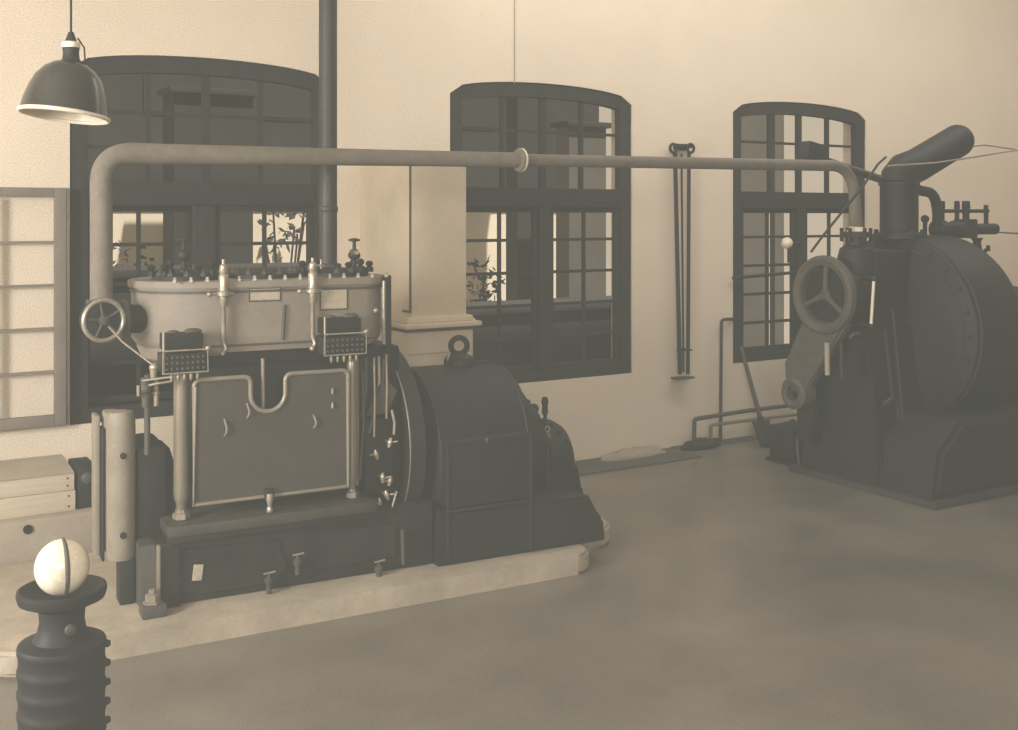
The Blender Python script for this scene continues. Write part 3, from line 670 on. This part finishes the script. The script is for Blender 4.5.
# ================================================================== PENDANT LAMP
lp = at(71, 116, -2.56)
t = thing('pendant_lamp', (lp.x, lp.y, lp.z), 'enamelled dome pendant lamp hanging on a cord at the top left', 'lamp')
o_ = [(0.0, 0.262), (0.04, 0.258), (0.075, 0.248), (0.115, 0.222), (0.150, 0.178), (0.174, 0.12), (0.190, 0.06), (0.2, 0.0)]
tilt = lambda o: o.data.transform(Matrix.Translation((0, 0, 0.26)) @ Matrix.Rotation(math.radians(5), 4, (WZ, WX, 0)) @ Matrix.Rotation(math.radians(-5), 4, (WX, -WZ, 0)) @ Matrix.Translation((0, 0, -0.26)))
sh_ = MB().lathe(o_[1:], lp, (0, 0, 1), 56, False).build('lamp_shade', M_ENAMEL_D, t); tilt(sh_)
ln_ = MB().lathe([(r-0.004, z-0.003) for r, z in o_[1:]], lp, (0, 0, 1), 56, False).torus(lp, (0, 0, 1), 0.2, 0.010, 56, 8).build('shade_lining', M_ENAMEL_W, t); tilt(ln_)
MB().lathe([(0.062, 0.24), (0.066, 0.252), (0.05, 0.26), (0.04, 0.27), (0.036, 0.30), (0.04, 0.33), (0.022, 0.37), (0.012, 0.40)], lp, (0, 0, 1), 24).build('lamp_cap', M_DARK, t)
MB().lathe([(0.0405, 0.325), (0.042, 0.335), (0.0405, 0.35), (0.03, 0.355)], lp, (0, 0, 1), 20).build('porcelain_ring', M_ENAMEL_W, t)
MB().tube([lp+Vector((0.03, 0, 0.375)), lp+Vector((0.06, 0, 0.33)), lp+Vector((0.065, 0, 0.24))], 0.004, 6).build('cap_stay', M_DARK, t)
MB().cyl(lp+Vector((0, 0, 0.39)), (lp.x, lp.y, ZC-0.002), 0.0055, seg=8).build('lamp_cord', M_DARK, t)
MB().sphere(lp+Vector((0, 0, 0.10)), 0.035, 1, 1, 1.3).build('bulb', M_OPAL, t)

# ================================================================== GLASS-TOPPED LUBRICATOR, NEAR LEFT
gp = at(62, 567, -4.8)
t = thing('sight_glass_pump', (gp.x, gp.y, 0), 'black pedestal pump topped by a round white glass globe in the near left corner', 'pump')
gl = MB().sphere(gp, 0.074, 1, 1, 1.06, 40).build('glass_globe', M_OPAL, t)
MB().tube([gp+Vector((0.003, -0.0755*math.cos(a), 0.0795*math.sin(a))) for a in [math.radians(d) for d in range(-70, 91, 10)]], [0.0045+0.0022*math.sin(i/16*PI) for i in range(17)], 8).build('globe_band', M_MID, gl)
z = gp.z
MB().lathe([(0.05, -0.085), (0.085, -0.075), (0.112, -0.055), (0.119, -0.058), (0.121, -0.070), (0.116, -0.088), (0.095, -0.098), (0.066, -0.112)], (gp.x, gp.y, z), (0, 0, 1), 48).build('saucer', M_BLACK, t)
MB().lathe([(0.064, -0.105), (0.060, -0.15), (0.066, -0.18), (0.085, -0.21)], (gp.x, gp.y, z), (0, 0, 1), 32).build('neck', M_BLACK, t)
MB().lathe([(0.016, 0), (0.014, 0.008), (0.006, 0.012)], (gp.x+0.012, gp.y-0.062, z-0.16), (0.1, -1, 0), 16).build('oil_plug', M_MID, t)
prof = [(0.08, -0.20)]
zz = -0.21
while zz > -0.78:
    prof += [(0.116, zz), (0.119, zz-0.006), (0.119, zz-0.02), (0.116, zz-0.026), (0.115, zz-0.05)]
    zz -= 0.06
prof += [(0.11, -0.80), (0.13, -0.82), (0.13, -(z-0.06)), (0.17, -(z-0.04)), (0.17, -(z-0.001))]
MB().lathe(prof, (gp.x, gp.y, z), (0, 0, 1), 40).build('pedestal', M_BLACK, t)
for k in range(7):
    a = math.radians(-8); zk = z-0.235-k*0.055
    MB().lathe([(0.010, 0), (0.012, 0.006), (0.007, 0.014)], (gp.x+0.116*math.cos(a), gp.y+0.116*math.sin(a), zk), (math.cos(a), math.sin(a), 0), 8).build('side_screw', M_BLACK, t)

# ================================================================== FIRE IRONS AND WALL PIPES
def iron(pxt, pyt, pxb, pyb, r, loop, label, ly=-0.07):
    a = at(pxt, pyt, ly); b = at(pxb, pyb, ly)
    t = thing('iron_rod', b, label, 'rod', 'long iron rods hung on the wall')
    MB().tube(strip(a, b, 4), r, 10).build('rod_shaft', M_DARK, t)
    if loop: MB().torus((a.x+loop, ly, a.z+0.035), (0, 1, 0), 0.04, 0.014, 24, 8).build('rod_eye', M_DARK, t)
    return t
iron(675, 152, 680, 374, 0.020, -0.02, 'leftmost long iron rod with an eye, hung on the wall right of middle window')
iron(681.5, 154, 683.5, 372, 0.010, 0, 'thin plain iron rod in the middle of the three wall rods')
iron(689, 152, 688, 374, 0.018, 0.02, 'rightmost long iron rod with an eye, hung on the wall right of middle window')
a = at(683, 147, -0.04)
t = thing('wall_hook', (a.x, 0, a.z), 'dark iron hook block holding the tops of the long rods', 'hook')
MB().box(a.x-0.09, a.x+0.07, -0.05, -0.001, a.z-0.03, a.z+0.03, 0.01).build('backplate', M_DARK, t)
MB().cyl((a.x-0.06, 0, a.z-0.0), (a.x-0.06, -0.11, a.z+0.0), 0.012).cyl((a.x+0.045, 0, a.z), (a.x+0.045, -0.11, a.z), 0.012).build('peg', M_DARK, t)
a = at(683, 350, -0.04)
t = thing('rod_bracket', (a.x, 0, a.z), 'small iron bracket steadying the lower ends of the wall rods', 'bracket')
MB().box(a.x-0.045, a.x+0.06, -0.012, -0.001, a.z-0.012, a.z+0.012, 0.003).tube(bend([(a.x-0.02, -0.01, a.z), (a.x-0.02, -0.10, a.z+0.01), (a.x+0.07, -0.10, a.z), (a.x+0.07, -0.01, a.z)], 0.02, 4), 0.007, 8).build('strap', M_DARK, t)
a = at(682, 377, -0.06)
t = thing('rod_rest', (a.x, 0, a.z), 'short wall shelf under the feet of the long iron rods', 'shelf')
MB().box(a.x-0.09, a.x+0.12, -0.11, -0.001, a.z-0.016, a.z, 0.003).build('rest_plate', M_MID, t)
# thin cable on the wall above the middle window
a = at(514.5, 84, -0.006)
tag(lift(MB().cyl((a.x, -0.006, a.z), (a.x, -0.006, ZC-0.003), 0.004, seg=6).build('wall_cable', M_LEDGE), a), 'thin cable running down the wall above the middle window', 'cable')
# service pipes
def pt(px, py, y=-0.07): return at(px, py, y)
tag(lift(MB().tube(bend([pt(735, 319, -0.005), pt(727, 319), pt(721.5, 320), pt(720.5, 448)], 0.03, 5), 0.016, 10).build('service_pipe', M_PIPED), pt(720, 448)), 'thin vertical pipe on the wall left of the right window', 'pipe')
q = [pt(694, 448, -0.11), pt(694.5, 419, -0.11), pt(745, 411, -0.11), pt(800, 404, -0.11)]
q[0].z = 0.02
tag(lift(MB().tube(bend(q, 0.03, 5), 0.020, 10).build('water_pipe', M_MID), q[0]), 'horizontal water pipe low on the wall, upper of the two', 'pipe')
q = [pt(711, 448, -0.14), pt(711, 425, -0.14), pt(750, 420, -0.14), pt(800, 414, -0.14)]
q[0].z = 0.02
tag(lift(MB().tube(bend(q, 0.03, 5), 0.016, 10).build('water_pipe', M_PIPE), q[0]), 'paler horizontal water pipe low on the wall, lower of the two', 'pipe')
# small rubble heap at the wall foot
for px, sx, lab in ((632, 0.16, 'low pale heap of sand against the wall foot right of the generator'), (700, 0.10, 'small dark heap of dirt at the foot of the thin wall pipe')):
    a = at(px, 458, -0.1)
    s = MB(); bmesh.ops.create_icosphere(s.b, subdivisions=4, radius=1)
    for v in s.b.verts:
        n = 1+0.25*math.sin(v.co.x*7+px)*math.cos(v.co.y*5)+random.uniform(-.05, .05)
        v.co = Vector((a.x+v.co.x*sx*2.2*n, -0.13+v.co.y*0.09, 0.015+max(v.co.z, -0.2)*0.07*n))
    tag(lift(s.build('sand_heap', M_LEDGE if px == 632 else M_DARK), (a.x, -0.13, 0)), lab, 'heap')

# ---- shovel leaning by the right window
a = at(741, 347, -0.05); b = at(762, 424, -0.32); c = at(767, 457, -0.48); c.z = 0.012
t = thing('shovel', c, 'dark coal shovel leaning upright against the wall below the right window', 'shovel')
MB().tube([a, b], [0.019, 0.023], 12).build('handle', M_MID, t)
ct = at(762, 421, -0.34); d = (c-ct)
s = MB(); n = 8; rows = []
for i in range(7):
    v = i/6; ce = ct.lerp(c, v); w = 0.115*(1-0.52*v)
    rows.append([s.b.verts.new(ce+Vector((w*(2*k/n-1), -0.03*(1-(2*k/n-1)**2)+0.02, 0))) for k in range(n+1)])
for r0, r1 in zip(rows, rows[1:]):
    for k in range(n): s.b.faces.new((r0[k], r0[k+1], r1[k+1], r1[k]))
bl = s.build('blade', M_BLACK, t, fixn=False)
md = bl.modifiers.new('thick', 'SOLIDIFY'); md.thickness = 0.006
MB().tube([at(760, 416, -0.33), at(763, 432, -0.37)], [0.027, 0.032], 12).build('socket', M_DARK, t)
# ---- small black pump tank on the floor by the right machine
a = at(797, 457, -1.05)
t = thing('oil_tank', (a.x, -1.05, 0), 'small squat black tank with a curved pipe on the floor beside the shovel', 'tank')
MB().box(a.x-0.15, a.x+0.17, -1.15, -0.85, 0.03, 0.33, 0.03).box(a.x-0.17, a.x+0.19, -1.17, -0.83, 0.002, 0.03, 0.005).build('tank_body', M_BLACK, t)
MB().lathe([(0.09, 0.33), (0.09, 0.345), (0.03, 0.36), (0.02, 0.38)], (a.x, -1.0, 0), (0, 0, 1), 24).build('tank_lid', M_DARK, t)
MB().tube([(a.x-0.13, -1.17, 0.25), (a.x-0.17, -1.22, 0.26), (a.x-0.215, -1.26, 0.19), (a.x-0.21, -1.27, 0.10), (a.x-0.19, -1.27, 0.012)], 0.012, 10).build('drain_pipe', M_MID, t)
MB().sphere((a.x-0.17, -1.29, 0.03), 0.020).build('drain_tap', M_MID, t)

# ================================================================== RIGHT MACHINE
YM = -1.82
dc = at(925, 330, YM)
MO = (dc.x-0.2, YM, 0.05)
tb = thing('steam_turbine', MO, 'massive dark round machine with thick upright pipe and ring flange at the right edge', 'machine')
RD = 0.80; zc = 1.245
x0 = dc.x-0.40; x1 = dc.x+0.24
dr = MB().lathe([(0.25, -0.10), (0.50, -0.07), (0.70, -0.02), (0.79, 0.02), (0.80, 0.06), (0.80, x1-x0-0.05), (0.78, x1-x0), (0.6, x1-x0+0.08), (0.2, x1-x0+0.12)], (x0, YM, zc), (1, 0, 0), 72).build('drum', M_BLACK, tb)
MB().torus((x0+0.06, YM, zc), (1, 0, 0), 0.80, 0.014, 72, 6).torus((x0-0.02, YM, zc), (1, 0, 0), 0.70, 0.010, 72, 6).build('drum_seam', M_DARK, dr)
db = None
for j in range(24):
    a = 2*PI*j/24
    p = Vector((x0+0.0, YM+0.745*math.cos(a), zc+0.745*math.sin(a)))
    if db is None:
        db = MB().lathe([(0.018, 0), (0.018, 0.02), (0.010, 0.022), (0.010, 0.04)], (0, 0, 0), (-1, 0, 0), 6).build('drum_bolt', M_DARK, None)
        db.parent = dr; db.location = p-Vector(MO)
    else: copy_part(db, dr, p-Vector(MO))
MB().prism([(7.08, 0.052), (10.2, 0.052), (10.2, 0.55), (9.3, 0.62), (7.40, 0.62), (7.15, 0.40)], 1.40, lambda u, v, w: (u, -2.70+w, v), 0.04).build('machine_base', M_BLACK, tb)
MB().lathe([(0.15, 0), (0.55, 0.02), (0.62, 0.08), (0.62, 0.9), (0.5, 1.0)], (x1+0.02, YM, 0.95), (1, 0, 0), 48).build('rear_housing', M_BLACK, tb)
# front pedestal with piping
MB().prism([(-2.20, 0.052), (-1.45, 0.052), (-1.50, 0.85), (-1.55, 1.30), (-2.08, 1.30), (-2.12, 0.85)], dc.x-0.35-7.08, lambda u, v, w: (7.08+w, u, v), 0.03).build('front_pedestal', M_BLACK, tb)
MB().box(7.22, x0, -2.02, -1.62, 1.28, 1.93, 0.05).build('valve_chest', M_BLACK, tb)
ve = Vector((pend.x, pend.y, 0))
vn = MB().lathe([(0.085, 2.08), (0.12, 2.07), (0.12, 2.035), (0.085, 2.03), (0.085, 1.97), (0.13, 1.94), (0.15, 1.86), (0.15, 1.70)], ve, (0, 0, 1), 30).build('valve_neck', M_DARK, tb)
MB().lathe([(0.075, 2.082), (0.062, 2.10), (0.055, 2.12)], ve, (0, 0, 1), 26).build('neck_collar', M_ENAMEL_W, vn)
for j in range(6):
    a = 2*PI*j/6+0.3
    MB().lathe([(0.016, 2.0), (0.016, 2.11)], ve+Vector((0.115*math.cos(a), 0.115*math.sin(a), 0)), (0, 0, 1), 6).build('neck_bolt', M_DARK, vn)
# big ring flange facing left
rc_ = at(823, 295, YM)
rg = MB().lathe([(0.235, 0.0), (0.245, -0.02), (0.29, -0.035), (0.315, -0.02), (0.322, 0.0), (0.322, 0.03), (0.26, 0.06), (0.235, 0.06), (0.235, 0.0)], rc_, (1, 0, 0), 56, False).build('ring_flange', M_RING, tb)
MB().lathe([(0.02, 0.045), (0.23, 0.05), (0.25, 0.10), (0.2, 0.4), (0.12, x0-rc_.x+0.05)], rc_, (1, 0, 0), 40).build('ring_body', M_BLACK, tb)
r_ = MB().lathe([(0.03, 0.0), (0.05, 0.02), (0.05, 0.06)], rc_, (1, 0, 0), 16)
for a in (95, 215, 335):
    ca, sa = math.cos(math.radians(a)), math.sin(math.radians(a))
    r_.tube([rc_+Vector((0.03, 0.03*ca, 0.03*sa)), rc_+Vector((0.015, 0.14*ca, 0.14*sa)), rc_+Vector((0.02, 0.235*ca, 0.235*sa))], [0.03, 0.02, 0.026], 8)
r_.build('ring_spider', M_MID, rg)
# tapered arm and small eye below
ar0 = rc_+Vector((0.02, -0.02, -0.28)); sm = at(797, 400, YM+0.1)
f_ = lambda u, v, w: (rc_.x+0.0+w+ (0.62-max(v, 0.6))*0.0, u, v)
MB().prism([(YM-0.24, rc_.z-0.22), (YM+0.23, rc_.z-0.22), (YM+0.44, 0.96), (YM+0.42, 0.74), (YM+0.20, 0.74), (YM+0.06, 0.96)], 0.10, f_, 0.02).build('tapered_arm', M_RING, tb)
MB().lathe([(0.065, -0.04), (0.10, -0.05), (0.135, -0.03), (0.135, 0.10), (0.065, 0.10), (0.065, -0.04)], (rc_.x-0.0, YM+0.30, 0.73), (1, 0, 0), 32, False).build('arm_eye', M_RING, tb)
MB().lathe([(0.066, 0.03), (0.066, 0.4)], (rc_.x, YM+0.30, 0.73), (1, 0, 0), 24).build('eye_plug', M_BLACK, tb)
MB().prism([(YM+0.16, 0.66), (YM+0.42, 0.66), (YM+0.42, 0.3), (YM+0.26, 0.3)], 0.3, lambda u, v, w: (rc_.x+0.12+w, u, v), 0.02).build('arm_bracket', M_BLACK, tb)
# sight glass and small bright fittings
a = at(874, 279, YM-0.34); b = at(871, 326, YM-0.34)
sg = MB().cyl(a, b, 0.013, seg=12).build('gauge_glass', M_ENAMEL_W, tb)
for a_ in (a, b): MB().sphere(a_, 0.022).cyl(a_, a_+Vector((0.05, 0.2, 0)), 0.014).build('gauge_cock', M_DARK, sg)
a = at(850, 338, YM-0.30); MB().tube([a, a+Vector((0.05, 0, 0.03)), a+Vector((0.10, 0, 0.03)), a+Vector((0.115, 0.1, 0.0))], 0.012, 8).build('bent_pipe', M_MID, tb)
a = at(827, 343, YM-0.30); b = at(827.5, 375, YM-0.30); MB().cyl(a, b, 0.020).build('oil_pipe', M_LEDGE, tb)
a = at(841, 343, YM-0.30); b = at(842, 378, YM-0.30); MB().cyl(a, b, 0.018).build('oil_pipe', M_BED, tb)
for (p0, p1_) in (((893, 310), (903, 420)), ((885, 330), (893, 400))):
    MB().cyl(at(*p0, YM-0.72), at(*p1_, YM-0.72), 0.012).build('side_pipe', M_BED, tb)
a = at(884, 405, YM-0.6); MB().tube([a, a+Vector((0.10, 0, 0.05)), a+Vector((0.16, 0, 0.03)), a+Vector((0.17, 0, -0.12))], 0.018, 8).build('bent_pipe', M_BED, tb)
# thick upright and slanting pipe
sx = at(899, 237, YM).x; r0 = 0.158
zk = at(899, 176, YM).z
end = at(957, 141, YM)
st = MB().cyl((sx, YM, 2.02), (sx, YM, zk-0.05), r0, seg=40)
st.build('upright_pipe', M_BLACK, tb)
dr_ = (Vector((end.x, YM, end.z))-Vector((sx, YM, zk))).normalized()
e_ = Vector((end.x, YM, end.z))
s2 = MB().tube([(sx, YM, zk-0.06), (sx+0.008, YM, zk-0.01), Vector((sx+0.02, YM, zk+0.03))+dr_*0.05, Vector((sx, YM, zk))+dr_*0.25, e_], [r0, r0*0.985, r0*0.95, r0*0.93, r0*0.92], 36)
s2.sphere(e_, r0*0.92, seg=28)
s2.build('slanting_pipe', M_BLACK, tb)
MB().lathe([(0.22, 2.015), (0.22, 2.055), (0.17, 2.07)], (sx, YM, 0), (0, 0, 1), 40).build('pipe_foot_flange', M_DARK, tb)
MB().lathe([(r0+0.012, 0), (r0+0.012, 0.02)], (sx, YM, zk-0.08), (0, 0, 1), 40).build('pipe_collar', M_DARK, tb)
for j in range(10):
    a = 2*PI*j/10
    MB().lathe([(0.018, 0), (0.018, 0.03), (0.01, 0.04)], (sx+0.195*math.cos(a), YM+0.195*math.sin(a), 2.055), (0, 0, 1), 6).build('flange_bolt', M_DARK, tb)
# branch pipe crossing to the right window, with its dark block
a = at(880, 179, YM); b = at(829, 162, YM+0.05)
br = MB().tube([a, b], 0.034, 16).build('branch_pipe', M_PIPED, tb)
c1 = at(814, 152, YM+0.07)
MB().box(c1.x-0.11, c1.x+0.11, c1.y-0.05, c1.y+0.05, c1.z-0.075, c1.z+0.07, 0.012, 0.18, 'Y').build('branch_block', M_DARK, br)
# curved pipe and valve gear on top right
q = [at(917, 190, YM), at(934, 193, YM), at(938, 212, YM), at(937, 232, YM)]
MB().tube(bend(q, 0.10, 6), 0.045, 16).build('curved_pipe', M_DARK, tb)
va, vb_ = at(935, 226, YM), at(995, 226, YM)
vg = MB().lathe([(0.05, 0), (0.085, 0.02), (0.085, 0.10), (0.06, 0.12), (0.06, 0.22), (0.075, 0.24), (0.075, 0.34), (0.05, 0.36), (0.05, (vb_-va).length)], va-Vector((0, 0, 0.03)), (1, 0, 0), 24).build('valve_gear', M_DARK, tb)
MB().box(va.x+0.34, va.x+0.50, YM-0.07, YM+0.07, va.z-0.11, va.z+0.06, 0.012).build('gear_box', M_DARK, vg)
for px, w in ((942, 0.022), (957, 0.020), (966, 0.030)):
    p = at(px, 228, YM); q_ = at(px, 201, YM)
    MB().lathe([(w, 0), (w, (q_-p).length*0.7), (w*1.25, (q_-p).length*0.75), (w*1.1, (q_-p).length)], p, (0, 0, 1), 12).build('valve_post', M_DARK, vg)
p = at(938, 211, YM); q_ = at(988, 211, YM); MB().cyl(p, q_, 0.017).build('link_bar', M_DARK, vg)
p = at(986, 205, YM); q_ = at(986, 225, YM); MB().cyl(p, q_, 0.020).build('bar_end', M_DARK, vg)
p = at(977, 238, YM); MB().lathe([(0.06, -0.15), (0.04, -0.08), (0.035, -0.03), (0.055, 0.0)], p, (0, 0, 1), 16).build('gear_neck', M_DARK, vg)
p = at(986, 250, YM); MB().tube([p-Vector((0.05, 0, 0.05)), p, p+Vector((0.035, 0, -0.0)), p+Vector((0.03, 0, 0.04))], 0.018, 8).build('gear_hook', M_DARK, vg)
p = at(925, 219, YM-0.05); MB().sphere(p, 0.035).cyl(p, p-Vector((0, 0, 0.15)), 0.018).build('top_cock', M_DARK, vg)

# wires above the right machine
def wire(pts, r, lab, name='wire', m=M_DARK):
    P = [at(x, y, Y) for x, y, Y in pts]
    tag(lift(MB().tube(P, r, 6).build(name, m), P[0]), lab, 'wire')
wire([(811, 252, YM), (822, 237, YM-0.1), (846, 207, YM-0.2), (862, 188, YM-0.22), (878, 164, YM-0.2), (886, 157, YM-0.2)], 0.010, 'dark wire climbing slantwise from the ring flange to the slanting pipe')
wire([(888, 166, YM-0.24), (935, 163, YM-0.25), (975, 157, YM-0.1), (1060, 143, YM+0.1)], 0.008, 'pale wire stretched right across the thick slanting pipe', m=M_LEDGE)
wire([(968, 147, YM+0.1), (985, 145, YM+0.1), (1060, 156, YM+0.1)], 0.007, 'short upper wire leaving the end of the slanting pipe rightward', m=M_LEDGE)
wire([(992, 232, YM), (1060, 236, YM)], 0.007, 'low thin wire leaving the valve gear rightward', m=M_MID)

# lamp globe and iron bar at the right window
a = at(787, 243, -0.14)
t = thing('wall_lamp', (at(797, 243, 0).x, 0, a.z), 'small white round lamp on a dark bracket at the right window', 'lamp')
MB().sphere(a, 0.058, seg=24).build('globe', M_OPAL, t)
w_ = at(801, 243, -0.01)
MB().lathe([(0.03, 0), (0.045, 0.03), (0.03, 0.07), (0.018, 0.09)], a+Vector((0.04, 0.02, 0)), (1, 0.4, 0), 14).cyl(a+Vector((0.1, 0.04, 0)), w_, 0.015).build('bracket', M_DARK, t)
MB().cyl(a+Vector((0.05, 0.03, -0.05)), a+Vector((0.05, 0.03, -0.20)), 0.012).build('pull_rod', M_DARK, t)
a = at(734, 278, -0.05); b = at(800, 272, -0.05)
tag(lift(MB().cyl(a, b, 0.016, seg=10).sphere(a, 0.022).build('window_bar', M_DARK), a), 'dark iron bar fixed slantwise across the right window', 'bar')

# ================================================================== LIGHT
def area(name, loc, aim, sx_, sy_, power, col=(1, 0.99, 0.96)):
    l = bpy.data.lights.new(name, 'AREA'); l.shape = 'RECTANGLE'; l.size = sx_; l.size_y = sy_; l.energy = power; l.color = col
    o = bpy.data.objects.new(name, l); COL.objects.link(o); o.location = loc
    o.rotation_euler = (Vector(aim)-Vector(loc)).to_track_quat('-Z', 'Y').to_euler()
    return o
area('side_window_light', (-3.8, -4.3, 2.7), (4.5, -1.8, 0.7), 2.2, 1.8, 660)
area('hall_fill_light', (-1.2, -12.6, 3.6), (2.6, 0, 1.0), 5.0, 2.6, 600)  # unseen fill added behind the camera to brighten the hall
area('wall_fill_light', (8.6, -2.1, 5.3), (9.0, 0.0, 1.0), 9.0, 1.0, 215)  # unseen fill added overhead to brighten the right of the back wall
sl = bpy.data.lights.new('sun', 'SUN'); sl.energy = 8.5; sl.angle = 0.02; sl.color = (1, 0.96, 0.88)
so = bpy.data.objects.new('sun', sl); COL.objects.link(so); so.rotation_euler = (math.radians(24), 0, math.radians(20))
w = bpy.data.worlds.new('overcast'); scene.world = w; w.use_nodes = True
bg = w.node_tree.nodes['Background']; bg.inputs['Color'].default_value = (0.80, 0.69, 0.49, 1); bg.inputs['Strength'].default_value = 0.72

# ================================================================== CAMERA
cam = bpy.data.cameras.new('camera'); co = bpy.data.objects.new('camera', cam); COL.objects.link(co)
co.location = (0, CAMY, EYE)
co.rotation_euler = (PI/2, 0, -math.asin(WZ))
cam.sensor_fit = 'HORIZONTAL'; cam.sensor_width = 36; cam.lens = 36*F/1018
cam.shift_y = -(365-HZ)/1018
cam.clip_end = 200
scene.camera = co
for o in list(bpy.data.objects):
    if '_o' in o: del o['_o']

# faded sepia print: soft, lifted blacks
vs = scene.view_settings; vs.view_transform = 'Standard'; vs.look = 'None'; vs.exposure = 0.0; vs.gamma = 1.0
vs.use_curve_mapping = True
cm = vs.curve_mapping
for i, (lo, hi) in enumerate(((0.086, 0.925), (0.086, 0.885), (0.073, 0.90))):
    c = cm.curves[i]; c.points[0].location = (0.0, lo); c.points[1].location = (1.0, hi)
cm.update()
